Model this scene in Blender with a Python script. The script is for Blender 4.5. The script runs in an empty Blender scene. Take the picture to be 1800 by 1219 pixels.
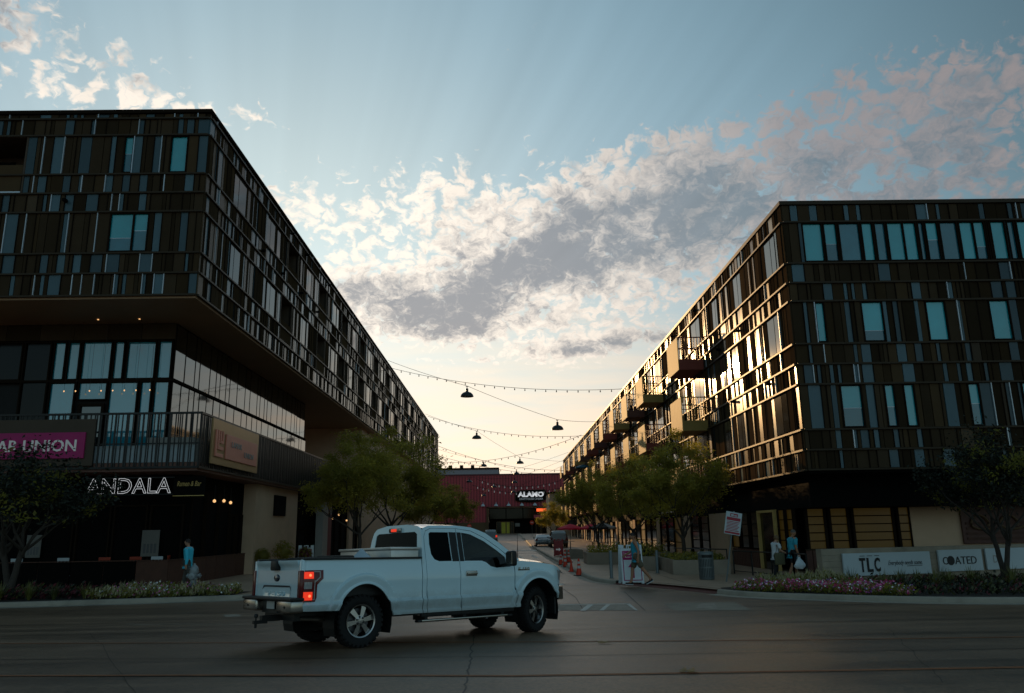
import bpy, bmesh, math, random
from math import sin, cos, pi, radians as rad
from mathutils import Vector, Matrix, noise as mnoise
from mathutils.geometry import delaunay_2d_cdt

scene = bpy.context.scene
COL = scene.collection
random.seed(7)

# ------------------------------------------------------------------ camera
CAM_H = 2.05
CAM_F = 1367.0            # focal length in pixels of the 1800 px wide photograph
PITCH, ROLL, YAW = math.atan(322 / 1367.0), 0.0165, 0.01304
_fw = Vector((sin(YAW) * cos(PITCH), cos(YAW) * cos(PITCH), sin(PITCH)))
_r0 = Vector((cos(YAW), -sin(YAW), 0))
_u0 = _r0.cross(_fw)
_rt = _r0 * cos(ROLL) - _u0 * sin(ROLL)
_up = _u0 * cos(ROLL) + _r0 * sin(ROLL)
cam_data = bpy.data.cameras.new('camera')
cam = bpy.data.objects.new('camera', cam_data)
COL.objects.link(cam)
cam.matrix_world = Matrix(((_rt.x, _up.x, -_fw.x, 0), (_rt.y, _up.y, -_fw.y, 0), (_rt.z, _up.z, -_fw.z, CAM_H), (0, 0, 0, 1)))
cam_data.sensor_width = 36
cam_data.lens = CAM_F / 1800 * 36
cam_data.clip_start = 0.05
cam_data.clip_end = 9000
scene.camera = cam

def ray(px, py):
    return (_fw * CAM_F + _rt * (px - 900) - _up * (py - 609.5)).normalized()
def at_y(px, py, Y):
    d = ray(px, py); return Vector((0, 0, CAM_H)) + d * (Y / d.y)
def at_x(px, py, X):
    d = ray(px, py); return Vector((0, 0, CAM_H)) + d * (X / d.x)
def at_z(px, py, z=0.0):
    d = ray(px, py); return Vector((0, 0, CAM_H)) + d * ((z - CAM_H) / d.z)
def sm(a, b, x):
    t = min(1, max(0, (x - a) / (b - a))); return t * t * (3 - 2 * t)
def road_z(Y):
    """Crowned main road: higher near the photographer, falling to the far gutter; the side street climbs later."""
    z = 0.0
    if Y < 20.2:
        t = 20.2 - max(Y, 10.0); z = .0385 * (t if t > 1 else .5 * (t * t + t * t * (1 - t) ) )
    if Y > 90:
        z = 1.3 * min(1, (Y - 90) / 110.0)
    return z
def on_road(px, py, dz=0.0):
    z = 0.0
    for _ in range(12):
        p = at_z(px, py, z); z = road_z(p.y) + dz
    return at_z(px, py, z)

# ------------------------------------------------------------------ node helper
class S:
    """tiny wrapper so node maths can be written as expressions"""
    def __init__(s, nt, sock): s.nt, s.k = nt, sock
    def _op(s, op, *o):
        n = s.nt.nodes.new('ShaderNodeMath'); n.operation = op
        for i, a in enumerate((s,) + o):
            if isinstance(a, S): s.nt.links.new(a.k, n.inputs[i])
            else: n.inputs[i].default_value = a
        return S(s.nt, n.outputs[0])
    def __add__(s, o): return s._op('ADD', o)
    __radd__ = __add__
    def __sub__(s, o): return s._op('SUBTRACT', o)
    def __rsub__(s, o): return (s * -1.0) + o
    def __mul__(s, o): return s._op('MULTIPLY', o)
    __rmul__ = __mul__
    def __truediv__(s, o): return s._op('DIVIDE', o)
    def pw(s, o): return s._op('POWER', o)
    def mx(s, o): return s._op('MAXIMUM', o)
    def mn(s, o): return s._op('MINIMUM', o)
    def exp(s): return s._op('EXPONENT')
    def abs(s): return s._op('ABSOLUTE')
    def sst(s, a, b):
        n = s.nt.nodes.new('ShaderNodeMapRange'); n.interpolation_type = 'SMOOTHSTEP'
        s.nt.links.new(s.k, n.inputs['Value'])
        n.inputs['From Min'].default_value = a; n.inputs['From Max'].default_value = b
        return S(s.nt, n.outputs['Result'])
def combine(nt, x, y, z):
    n = nt.nodes.new('ShaderNodeCombineXYZ')
    for i, a in enumerate((x, y, z)):
        if isinstance(a, S): nt.links.new(a.k, n.inputs[i])
        else: n.inputs[i].default_value = a
    return n.outputs[0]
def noise_tex(nt, vec, scale, detail=5, rough=.55, dist=0.0, out=0, dim='3D'):
    n = nt.nodes.new('ShaderNodeTexNoise'); n.noise_dimensions = dim
    n.inputs['Scale'].default_value = scale; n.inputs['Detail'].default_value = detail
    n.inputs['Roughness'].default_value = rough; n.inputs['Distortion'].default_value = dist
    if vec is not None: nt.links.new(vec, n.inputs['Vector'])
    return S(nt, n.outputs[out])
def mixcol(nt, fac, a, b, mode='MIX'):
    n = nt.nodes.new('ShaderNodeMix'); n.data_type = 'RGBA'; n.blend_type = mode
    for sock, v in ((n.inputs[0], fac), (n.inputs[6], a), (n.inputs[7], b)):
        if isinstance(v, S): nt.links.new(v.k, sock)
        elif isinstance(v, (int, float)): sock.default_value = v
        elif isinstance(v, tuple): sock.default_value = (*v, 1) if len(v) == 3 else v
        else: nt.links.new(v, sock)
    return n.outputs[2]

# ------------------------------------------------------------------ sky, sun, exposure
SUN_AZ, SUN_EL = -17.0, 11.0      # degrees; azimuth from the street axis (+Y) towards +X
world = bpy.data.worlds.new('World'); scene.world = world
world.use_nodes = True
nt = world.node_tree; nt.nodes.clear()
w_out = nt.nodes.new('ShaderNodeOutputWorld'); w_bg = nt.nodes.new('ShaderNodeBackground')
nt.links.new(w_bg.outputs[0], w_out.inputs[0])
sky = nt.nodes.new('ShaderNodeTexSky'); sky.sky_type = 'NISHITA'; sky.sun_disc = False
sky.sun_elevation = rad(SUN_EL); sky.sun_rotation = rad(SUN_AZ)
sky.altitude = 150; sky.air_density = 1.0; sky.dust_density = 1.2; sky.ozone_density = 1.3
SKY_K = 0.085
tc = nt.nodes.new('ShaderNodeTexCoord')
sep = nt.nodes.new('ShaderNodeSeparateXYZ'); nt.links.new(tc.outputs['Generated'], sep.inputs[0])
dx, dy, dz = (S(nt, sep.outputs[i]) for i in range(3))
az = dx._op('ARCTAN2', dy) * (180 / pi)           # degrees
el = dz._op('ARCSINE') * (180 / pi)
azel = combine(nt, az, el, 0.0)
class B:
    """list of soft patches of cloud, each centred on a direction of the sky; w, h in degrees"""
    def __init__(s, q): s.q = q
    def __add__(s, o): return B(s.q + o.q)
    def sum(s, top):
        acc = None
        for (px, py, w, h, rot, k) in s.q:
            d = ray(px, py); a0 = math.degrees(math.atan2(d.x, d.y)); e0 = math.degrees(math.asin(d.z))
            mp = nt.nodes.new('ShaderNodeMapping'); mp.vector_type = 'TEXTURE'; nt.links.new(azel, mp.inputs[0])
            mp.inputs['Location'].default_value = (a0, e0, 0); mp.inputs['Rotation'].default_value = (0, 0, rad(rot)); mp.inputs['Scale'].default_value = (w / cos(rad(e0)), h, 1)
            dt = nt.nodes.new('ShaderNodeVectorMath'); dt.operation = 'DOT_PRODUCT'
            nt.links.new(mp.outputs[0], dt.inputs[0]); nt.links.new(mp.outputs[0], dt.inputs[1])
            pn = nt.nodes.new('ShaderNodeMath'); pn.operation = 'POWER'; pn.inputs[0].default_value = .36788; nt.links.new(dt.outputs['Value'], pn.inputs[1])
            ma = nt.nodes.new('ShaderNodeMath'); ma.operation = 'MULTIPLY_ADD'; nt.links.new(pn.outputs[0], ma.inputs[0]); ma.inputs[1].default_value = k
            if acc is None: ma.inputs[2].default_value = 0
            else: nt.links.new(acc, ma.inputs[2])
            acc = ma.outputs[0]
        return S(nt, acc).mn(top)
def blob(px, py, w, h, rot=0.0, k=1.0): return B([(px, py, w, h, rot, k)])
# cloud deck coordinates: a flat layer overhead, so cells shrink towards the horizon
hz = dz.mx(0.0) + 0.55
cu, cv = dx / hz, dy / hz
p0 = combine(nt, cu, cv, 3.7)
n_warp = noise_tex(nt, p0, 26, 3, .6, 0, 1, '2D')
wv = nt.nodes.new('ShaderNodeVectorMath'); wv.operation = 'MULTIPLY_ADD'
nt.links.new(n_warp.k, wv.inputs[0]); wv.inputs[1].default_value = (.05, .05, .05); nt.links.new(p0, wv.inputs[2])
pw = wv.outputs[0]
n_big = noise_tex(nt, p0, 8.5, 5, .60, dim='2D')
n_mid = noise_tex(nt, pw, 34, 4, .62, dim='2D')
n_fine = noise_tex(nt, pw, 110, 3, .65, dim='2D')
vor = nt.nodes.new('ShaderNodeTexVoronoi'); vor.feature = 'F1'; vor.voronoi_dimensions = '2D'; vor.inputs['Scale'].default_value = 50
nt.links.new(pw, vor.inputs['Vector'])
puff = 1.0 - S(nt, vor.outputs['Distance']) * 1.45
# sheet of altocumulus: where it lies in the sky
sheet = (blob(960, 405, 9, 3.6, 6) + blob(1150, 380, 10, 3.6, 8, .95) + blob(1330, 255, 9, 2.8, 12, .95) + blob(1130, 262, 5, 1.6, 14, .75) + blob(1620, 250, 12, 5.0, 4, .60)
         + blob(1480, 195, 7, 2.4, 10, .65) + blob(1740, 130, 8, 2.6, 6, .52) + blob(840, 410, 5.5, 5.4, 30, .74) + blob(730, 320, 5.0, 2.6, 30, .62) + blob(650, 385, 8.0, 4.0, 0, .60)
         + blob(620, 480, 9, 2.0, 0, 1.0) + blob(530, 375, 4, 1.8, 0, .75) + blob(600, 305, 2.0, .8, 0, .5) + blob(1080, 490, 10, 2.6, 8, .85) + blob(740, 548, 7.5, 2.1, 3, 1.1) + blob(930, 550, 14, 2.2, 3, .85)
         + blob(50, 110, 8, 2.8, -12, .66) + blob(90, 15, 6, 2.0, -8, .52) + blob(230, 180, 7, 1.4, 3, .80) + blob(420, 205, 5, 1.0, 0, .45)
         + blob(1000, 618, 5, 1.0, 2, .8) + blob(1100, 592, 6, 1.0, 3, .7) + blob(1750, 330, 10, 4.5, 5, .58) + blob(850, 640, 12, 1.2, 0, .45)).sum(1.2)
behind = ((dy * -1.0).sst(-.25, .35)) * .30         # the same broken deck goes on outside the frame
overhead = el.sst(38, 60) * .40
shape = n_mid * .80 + n_big * .85 + puff * .38 + n_fine * .40
core = (blob(1040, 425, 7.5, 3.2, 4, 1.2) + blob(1200, 375, 6, 2.8, 8, .75) + blob(1420, 320, 8, 2.2, 6, .40) + blob(745, 546, 5.6, 1.9, 2, 1.1) + blob(1005, 618, 3.4, .7, 2, .8)
        + blob(1700, 300, 9, 4.0, 5, .40) + blob(60, 45, 7, 2.4, -10, .45) + blob(900, 470, 3.4, 1.8, 10, .62) + blob(900, 555, 14, 2.0, 3, .28) + blob(1110, 595, 4, .6, 2, .5) + blob(640, 500, 4, 1.2, 0, .35)).sum(1.1)
dens = sheet + behind.mx(overhead) + core * .85 + (shape - 1.28) * 2.1 - .60
alpha = dens.sst(0.0, .70)
shade = (core * .85 + (n_big - .5) * 1.7 + (n_mid - .5) * .9 + (n_fine - .5) * .55 - (puff - .5) * .25 + (dens - .55) * .12).sst(.06, 1.08) * .97
# direction of the sun and how near a part of the sky is to it
sd = Vector((sin(rad(SUN_AZ)) * cos(rad(SUN_EL)), cos(rad(SUN_AZ)) * cos(rad(SUN_EL)), sin(rad(SUN_EL))))
cs = dx * sd.x + dy * sd.y + dz * sd.z
near = cs.sst(.74, .985)
lit = mixcol(nt, near, (.30, .245, .235), (1.0, .88, .75))
drk = mixcol(nt, near, (.120, .150, .178), (.25, .25, .27))
ccol = mixcol(nt, shade, lit, drk)
# thin veil of bright vapour low in the west, with soft streaks
streak_v = combine(nt, az * .05, el * .42, 1.3)
n_st = noise_tex(nt, streak_v, 2.3, 3, .55, dim='2D')
veil = (el * -1.0).sst(-21, -3) * cs.sst(.62, .97)
veilk = (veil * (.80 + (n_st - .5) * 1.1)).mx(0.0).mn(1.0)
base = mixcol(nt, 1.0, sky.outputs[0], (SKY_K * .95, SKY_K * 1.03, SKY_K * .92), 'MULTIPLY')
base = mixcol(nt, 1.0, base, (.030, .062, .072), 'ADD')
def vmath(op, a, b):
    n = nt.nodes.new('ShaderNodeVectorMath'); n.operation = op; nt.links.new(a, n.inputs[0])
    if isinstance(b, tuple): n.inputs[1].default_value = b
    else: nt.links.new(b, n.inputs[1])
    return n.outputs[0]
base = vmath('DIVIDE', base, vmath('ADD', vmath('MULTIPLY', base, (2.3, 2.2, 2.1)), (1, 1, 1)))   # thin high haze evens out the glare
base = vmath('MULTIPLY', base, (1.90, 2.18, 2.32))
far = cs.sst(.45, .97) * .58 + .40 + (cs * -1.0).sst(-.15, .85) * .35                  # the hazy sky dims away from the low sun
base = vmath('MULTIPLY', base, combine(nt, far, far, far))
veil_c = mixcol(nt, cs.sst(.80, .995), (.88, .58, .36), (1.08, .84, .60))
c1 = mixcol(nt, veilk * .92, base, veil_c)
n_rays = noise_tex(nt, combine(nt, ((az - SUN_AZ) / ((el - SUN_EL).abs() + 9.0)) * 3.0, 0.0, 0.0), 2.4, 2, .5, dim='2D')
rays = 1.0 + (n_rays - .5) * .24 * el.sst(13, 26) * cs.sst(.6, .9)
c2 = mixcol(nt, alpha * (near * .16 + .72), c1, ccol)
rr = nt.nodes.new('ShaderNodeMix'); rr.data_type = 'RGBA'; rr.blend_type = 'MULTIPLY'; rr.inputs[0].default_value = 1
nt.links.new(c2, rr.inputs[6]); nt.links.new(combine(nt, rays, rays, rays), rr.inputs[7])
nt.links.new(rr.outputs[2], w_bg.inputs[0]); w_bg.inputs[1].default_value = 1.0

world.cycles.sampling_method = 'MANUAL'; world.cycles.sample_map_resolution = 256
sun_d = bpy.data.lights.new('sun', 'SUN'); sun_d.energy = 2.0; sun_d.angle = rad(.6); sun_d.color = (1.0, .60, .26)
sun = bpy.data.objects.new('sun', sun_d); COL.objects.link(sun)
sun.rotation_euler = sd.to_track_quat('Z', 'Y').to_euler()

scene.view_settings.view_transform = 'Standard'; scene.view_settings.look = 'None'
scene.view_settings.exposure = 0.25; scene.view_settings.gamma = 1.0
scene.render.engine = 'CYCLES'
scene.cycles.max_bounces = 6; scene.cycles.diffuse_bounces = 3; scene.cycles.glossy_bounces = 4
scene.cycles.transmission_bounces = 4; scene.cycles.transparent_max_bounces = 8
scene.cycles.use_denoising = True
scene.cycles.sample_clamp_indirect = 6

# ------------------------------------------------------------------ materials
MATS = {}
def mat(name, col, rough=.6, metal=0.0, ior=1.45, var=.12, vs=2.0, bump=0.0, bs=30.0, rnd=0.0, world_co=True,
        emit=None, es=0.0, coat=0.0, spec=.5, dirt=0.0, tr=0.0):
    m = bpy.data.materials.new(name); m.use_nodes = True; MATS[name] = m
    t = m.node_tree; b = t.nodes['Principled BSDF']
    b.inputs['Roughness'].default_value = rough; b.inputs['Metallic'].default_value = metal
    b.inputs['IOR'].default_value = ior; b.inputs['Coat Weight'].default_value = coat; b.inputs['Coat Roughness'].default_value = .04
    b.inputs['Specular IOR Level'].default_value = spec
    if tr: b.inputs['Transmission Weight'].default_value = tr
    if world_co:
        g = t.nodes.new('ShaderNodeNewGeometry'); vec = g.outputs['Position']
    else:
        g = t.nodes.new('ShaderNodeTexCoord'); vec = g.outputs['Object']
    k = None
    if var:
        nz = noise_tex(t, vec, vs, 6, .6)
        k = 1.0 + (nz - .5) * (2.4 * var)
        if dirt:
            n2 = noise_tex(t, vec, vs * .23, 4, .6)
            k = k * (1.0 - n2.sst(.45, .75) * dirt)
    if rnd:
        oi = t.nodes.new('ShaderNodeObjectInfo'); q = 1.0 + (S(t, oi.outputs['Random']) - .5) * (2 * rnd)
        k = q if k is None else k * q
        rr_ = (S(t, oi.outputs['Random']) * 7.13)._op('FRACT') * (rough * .8) + rough * .6
        t.links.new(rr_.k, b.inputs['Roughness'])
    if k is not None:
        c = mixcol(t, 1.0, tuple(col), combine(t, k, k, k), 'MULTIPLY'); t.links.new(c, b.inputs['Base Color'])
    else:
        b.inputs['Base Color'].default_value = (*col, 1)
    if bump:
        bn = t.nodes.new('ShaderNodeBump'); bn.inputs['Strength'].default_value = bump; bn.inputs['Distance'].default_value = .02
        t.links.new(noise_tex(t, vec, bs, 5, .6).k, bn.inputs['Height']); t.links.new(bn.outputs[0], b.inputs['Normal'])
    if emit:
        b.inputs['Emission Color'].default_value = (*emit, 1); b.inputs['Emission Strength'].default_value = es
    return m
def glass_mat(name, tint=(.3, .34, .34), gloss=(1, 1, 1), ior=1.6, rough=.02):
    m = bpy.data.materials.new(name); m.use_nodes = True; MATS[name] = m
    t = m.node_tree; t.nodes.remove(t.nodes['Principled BSDF']); o = t.nodes['Material Output']
    a = t.nodes.new('ShaderNodeBsdfTransparent'); a.inputs[0].default_value = (*tint, 1)
    g = t.nodes.new('ShaderNodeBsdfGlossy'); g.inputs[0].default_value = (*gloss, 1); g.inputs['Roughness'].default_value = rough
    f = t.nodes.new('ShaderNodeFresnel'); gg = t.nodes.new('ShaderNodeNewGeometry')
    t.links.new((ior + S(t, gg.outputs['Backfacing']) * (1 / ior - ior)).k, f.inputs[0])
    x = t.nodes.new('ShaderNodeMixShader'); t.links.new(f.outputs[0], x.inputs[0]); t.links.new(a.outputs[0], x.inputs[1]); t.links.new(g.outputs[0], x.inputs[2])
    t.links.new(x.outputs[0], o.inputs[0]); return m

mat('asphalt', (.175, .106, .064), .46, var=.28, vs=1.2, bump=.45, bs=110, dirt=.25)
mat('street_asphalt', (.18, .11, .066), .5, var=.2, vs=1.0, bump=.3, bs=90, dirt=.2)
mat('concrete', (.30, .235, .175), .8, var=.2, vs=2.2, bump=.25, bs=40, dirt=.3)
mat('concrete_light', (.36, .30, .235), .8, var=.2, vs=3, bump=.2, bs=40, dirt=.3)
mat('concrete_board', (.33, .27, .20), .85, var=.25, vs=3, bump=.4, bs=14, dirt=.35)
mat('pavement', (.40, .26, .17), .55, var=.2, vs=1.4, bump=.2, bs=60, dirt=.25)
mat('brick_edge', (.13, .035, .025), .8, var=.3, vs=6, bump=.3, bs=30)
mat('paint_white', (.62, .56, .50), .7, var=.45, vs=7, bump=.1, bs=90)
mat('paint_worn', (.33, .26, .20), .75, var=.5, vs=5)
mat('paint_yellow', (.28, .095, .03), .7, var=.45, vs=5)
mat('tar', (.045, .032, .024), .6, var=.2)
mat('earth', (.028, .019, .013), .95, var=.4, vs=8, bump=.8, bs=25)
mat('panel_matte', (.052, .036, .022), .6, metal=0, ior=1.4, var=.16, vs=1.5, rnd=.4, spec=0.0)
mat('panel_bronze', (.064, .042, .023), .5, metal=0, ior=1.45, var=.16, vs=1.5, rnd=.35, spec=0.0)
mat('panel_gloss', (.066, .115, .135), .26, metal=0, ior=1.5, var=.12, vs=1.5, rnd=.4, spec=.26)  # blue-grey base carries part of the sky reflected in these panels
mat('panel_warm', (.078, .050, .026), .34, metal=0, ior=1.5, var=.12, vs=1.5, rnd=.35, spec=.10)
mat('backing', (.006, .006, .006), .7, var=0)
mat('fin_bright', (.48, .52, .56), .35, metal=.3, var=.08, rnd=.2)
mat('trim_dark', (.020, .014, .010), .5, ior=1.45, var=.15, spec=0.0)
mat('ledge', (.050, .034, .02), .45, ior=1.5, var=.15, spec=.12)
mat('soffit', (.36, .22, .12), .6, var=.12, vs=.8)
mat('soffit_red', (.14, .06, .04), .6, var=.12)
mat('loggia_wall', (.07, .046, .028), .7, var=.15)
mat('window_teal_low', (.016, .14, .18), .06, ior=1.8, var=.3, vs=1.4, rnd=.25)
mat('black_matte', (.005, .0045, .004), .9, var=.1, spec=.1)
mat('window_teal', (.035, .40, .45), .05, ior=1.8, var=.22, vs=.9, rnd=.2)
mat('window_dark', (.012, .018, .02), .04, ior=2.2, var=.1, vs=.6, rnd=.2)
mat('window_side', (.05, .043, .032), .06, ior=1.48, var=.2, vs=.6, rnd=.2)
mat('window_box', (.025, .27, .35), .03, ior=2.4, var=.06, vs=.5, rnd=.1)  # sky-blue reflection put into the base colour of the front glazing
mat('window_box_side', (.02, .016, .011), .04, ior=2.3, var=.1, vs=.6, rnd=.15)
mat('store_glass', (.005, .004, .003), .08, ior=1.4, var=.2, vs=2, spec=.35)
mat('store_glow', (.085, .05, .008), .35, ior=1.5, var=.35, vs=1.6, emit=(.30, .17, .02), es=.035)
mat('plaster_beige', (.60, .40, .26), .85, var=.12, vs=1.2, bump=.1, bs=30, dirt=.15)
mat('plaster_white', (.40, .37, .33), .85, var=.1, vs=1.5)
mat('red_panel', (.16, .025, .03), .6, var=.1)
mat('wood_slat', (.09, .032, .02), .55, var=.3, vs=6)
mat('corten', (.085, .034, .02), .75, var=.35, vs=4)
mat('rail_dark', (.010, .009, .008), .45, var=.1)
mat('sign_magenta', (.34, .006, .11), .5, var=.08, vs=2, emit=(.5, .012, .18), es=.01)  # print colour with a slight glow built in, no lamp behind it
mat('sign_gold', (.44, .27, .12), .45, metal=.4, var=.15, vs=1.0)
mat('sign_pink', (.72, .25, .17), .5, var=.12, vs=1.2)
mat('wood_tan', (.16, .095, .045), .6, var=.2)
mat('letter_white', (.55, .55, .55), .5, var=.08, emit=(.8, .8, .8), es=.06)  # faint glow built into the white, also on plain printed letters
mat('letter_dim', (.34, .31, .28), .5, var=.1)
mat('letter_black', (.008, .008, .009), .5, var=0)
mat('board_white', (.50, .56, .58), .55, var=.06, vs=1.5)
mat('neon', (.4, .4, .4), .4, var=0, emit=(.9, .92, .95), es=.45)
mat('bulb_warm', (.8, .6, .4), .3, var=0, emit=(1.0, .55, .22), es=.9)
mat('bulb_glass', (.12, .10, .08), .15, ior=1.5, var=0)
mat('lamp_shade', (.018, .020, .022), .35, var=.1, world_co=False)
mat('lamp_inner', (.55, .53, .48), .5, var=.05, world_co=False)
mat('cable', (.02, .018, .016), .6, var=0)
mat('gold_panel', (.60, .40, .14), .6, metal=0, var=.25, vs=2.5, spec=.12)
mat('balc_brown', (.26, .05, .03), .5, var=.15)
mat('balc_olive', (.38, .25, .07), .45, metal=.2, var=.15)
mat('balc_dark', (.12, .045, .03), .5, var=.15)
mat('cinema_red', (.44, .055, .065), .55, var=.12, vs=.3)
mat('cinema_ridge', (.10, .014, .02), .55, var=.1)
mat('cinema_tan', (.105, .058, .025), .8, var=.15, vs=.6)
mat('cinema_grey', (.30, .30, .31), .8, var=.08, vs=.4)
mat('poster_yellow', (.42, .36, .03), .6, var=.3, vs=1.2)
mat('orange_glow', (.4, .08, .02), .5, var=0, emit=(1, .12, .03), es=1.2)
mat('trunk', (.055, .042, .033), .9, var=.35, vs=9, bump=.6, bs=40)
mat('leaf_a', (.30, .24, .036), .55, var=.45, vs=1.3)
mat('leaf_b', (.17, .145, .026), .55, var=.45, vs=1.3)
mat('leaf_c', (.42, .33, .045), .5, var=.4, vs=1.3)
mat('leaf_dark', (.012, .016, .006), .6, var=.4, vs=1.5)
for n_ in ('leaf_a', 'leaf_b', 'leaf_c'):      # leaves let some light through
    m_ = MATS[n_]; t_ = m_.node_tree; b_ = t_.nodes['Principled BSDF']
    tl = t_.nodes.new('ShaderNodeBsdfTranslucent'); mx_ = t_.nodes.new('ShaderNodeMixShader'); mx_.inputs[0].default_value = .55
    tl.inputs[0].default_value = (.42, .38, .06, 1)
    t_.links.new(b_.outputs[0], mx_.inputs[1]); t_.links.new(tl.outputs[0], mx_.inputs[2])
    t_.links.new(mx_.outputs[0], t_.nodes['Material Output'].inputs[0])
mat('blade', (.14, .135, .03), .5, var=.35, vs=5)
mat('blade_dark', (.07, .07, .02), .5, var=.35, vs=5)
mat('petal_pink', (.70, .16, .34), .6, var=.3, vs=8)
mat('petal_magenta', (.40, .02, .085), .6, var=.3, vs=8)
mat('petal_white', (.80, .78, .74), .6, var=.1, vs=8)
mat('petal_purple', (.25, .08, .28), .6, var=.3, vs=8)
mat('coleus', (.11, .010, .018), .6, var=.4, vs=7)
mat('pale_grass', (.40, .34, .18), .7, var=.3, vs=8)
mat('skin', (.48, .26, .17), .55, var=.08, vs=9, world_co=False)
mat('skin_tan', (.38, .18, .10), .55, var=.08, vs=9, world_co=False)
mat('hair_dark', (.022, .012, .008), .6, var=.2, vs=30, world_co=False)
mat('hair_blond', (.15, .08, .03), .6, var=.25, vs=30, world_co=False)
mat('hair_grey', (.10, .085, .07), .6, var=.25, vs=30, world_co=False)
mat('shirt_blue', (.05, .55, .72), .75, var=.1, vs=5, bump=.3, bs=14, world_co=False)
mat('shirt_teal', (.03, .32, .42), .75, var=.12, vs=5, bump=.3, bs=14, world_co=False)
mat('tank_blue', (.02, .30, .42), .75, var=.1, vs=5, bump=.2, bs=14, world_co=False)
mat('shirt_white', (.60, .64, .66), .75, var=.1, vs=5, bump=.3, bs=14, world_co=False)
mat('cloth_khaki', (.115, .095, .06), .8, var=.15, vs=5, bump=.3, bs=14, world_co=False)
mat('cloth_grey', (.07, .065, .055), .8, var=.15, vs=5, bump=.3, bs=14, world_co=False)
mat('cloth_black', (.012, .012, .014), .8, var=.1, world_co=False)
mat('bag_olive', (.10, .095, .05), .8, var=.1, world_co=False)
mat('plastic_white', (.72, .78, .80), .5, var=.1, vs=6, world_co=False)
mat('shoe_white', (.5, .5, .5), .6, var=.1, world_co=False)
mat('car_white', (.66, .84, .89), .14, ior=1.5, var=.03, vs=.8, coat=1.0, world_co=False)
mat('car_black', (.010, .010, .012), .25, ior=1.5, var=.05, coat=1.0, world_co=False)
mat('car_bronze', (.06, .035, .02), .25, metal=.4, var=.05, coat=1.0, world_co=False)
mat('rubber', (.011, .010, .010), .8, var=.3, vs=14, world_co=False)
mat('black_plastic', (.010, .010, .010), .5, var=.1, world_co=False)
mat('chrome', (.42, .39, .35), .22, metal=1.0, var=.05, world_co=False)
mat('alloy', (.42, .41, .40), .26, metal=1.0, var=.08, world_co=False)
mat('tread_plate', (.62, .60, .56), .38, metal=.7, var=.12, vs=10, world_co=False)
mat('grey_trim', (.10, .10, .105), .4, metal=.5, var=.05, world_co=False)
mat('tail_red', (.13, .004, .006), .15, ior=1.5, var=0, world_co=False)
mat('brake_lit', (.5, .02, .01), .3, var=0, emit=(1.0, .045, .012), es=.6, world_co=False)
mat('brake_hot', (.5, .1, .05), .3, var=0, emit=(1.0, .22, .08), es=1.3, world_co=False)
mat('lens_clear', (.35, .33, .32), .1, ior=1.5, var=0, world_co=False)
mat('emblem_blue', (.008, .014, .035), .2, var=0, coat=1, world_co=False)
mat('badge_red', (.20, .03, .05), .4, var=0, world_co=False)
mat('interior', (.022, .024, .022), .7, var=.1, world_co=False)
mat('plate', (.5, .5, .48), .5, var=.15, vs=20, world_co=False)
mat('tarp', (.42, .50, .56), .5, var=.1, vs=5, bump=.5, bs=6, world_co=False)
mat('cargo', (.03, .025, .02), .7, var=.4, vs=6, world_co=False)
glass_mat('car_glass', (.16, .20, .19), (1, 1, 1), 1.45)
glass_mat('car_glass_dark', (.008, .009, .008), (.6, .6, .6), 1.22)
mat('cone_orange', (.70, .05, .015), .55, var=.15, vs=8, world_co=False)
mat('cone_band', (.50, .47, .44), .5, var=.1, world_co=False)
mat('steel_grey', (.145, .165, .165), .45, metal=.3, var=.12, vs=5, world_co=False)
mat('hydrant_silver', (.26, .29, .30), .45, metal=.3, var=.2, vs=8, world_co=False)
mat('umbrella_red', (.80, .02, .06), .8, var=.1)
mat('umbrella_white', (.45, .42, .40), .8, var=.1)
mat('umbrella_black', (.015, .014, .014), .8, var=.1)
mat('umbrella_teal', (.05, .16, .22), .8, var=.1)
mat('sign_red', (.30, .018, .020), .5, var=.1)
mat('ink_red', (.36, .03, .05), .6, var=.2, vs=30)
mat('chair_white', (.50, .52, .53), .5, var=.05)
mat('chair_red', (.34, .04, .015), .5, var=.05)
mat('paper', (.17, .155, .135), .8, var=.1, vs=5)
mat('leaf_litter', (.36, .22, .10), .7, var=.3, vs=20)

def wear(name, amt):
    """wheel-path streaks along the road and coarse aggregate speckle"""
    t = MATS[name].node_tree; b = t.nodes['Principled BSDF']; src = b.inputs['Base Color'].links[0].from_socket
    g = t.nodes.new('ShaderNodeNewGeometry'); mp = t.nodes.new('ShaderNodeMapping'); t.links.new(g.outputs['Position'], mp.inputs[0]); mp.inputs['Scale'].default_value = (.06, 1.1, 1); mp.inputs['Rotation'].default_value = (0, 0, .05)
    st = noise_tex(t, mp.outputs[0], 1.3, 4, .6); sp = noise_tex(t, g.outputs['Position'], 22, 3, .75); bl = noise_tex(t, g.outputs['Position'], .35, 4, .65)
    k = (1.0 + (st - .5) * (2.2 * amt)) * (1.0 + (sp - .5) * (2.6 * amt)) * (1.0 - bl.sst(.58, .70) * .28)
    t.links.new(mixcol(t, 1.0, src, combine(t, k, k, k), 'MULTIPLY'), b.inputs['Base Color'])
    r_ = .20 + st * .36 + sp * .12; t.links.new(r_.k, b.inputs['Roughness'])
wear('asphalt', 1.0); wear('street_asphalt', .6)
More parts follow.
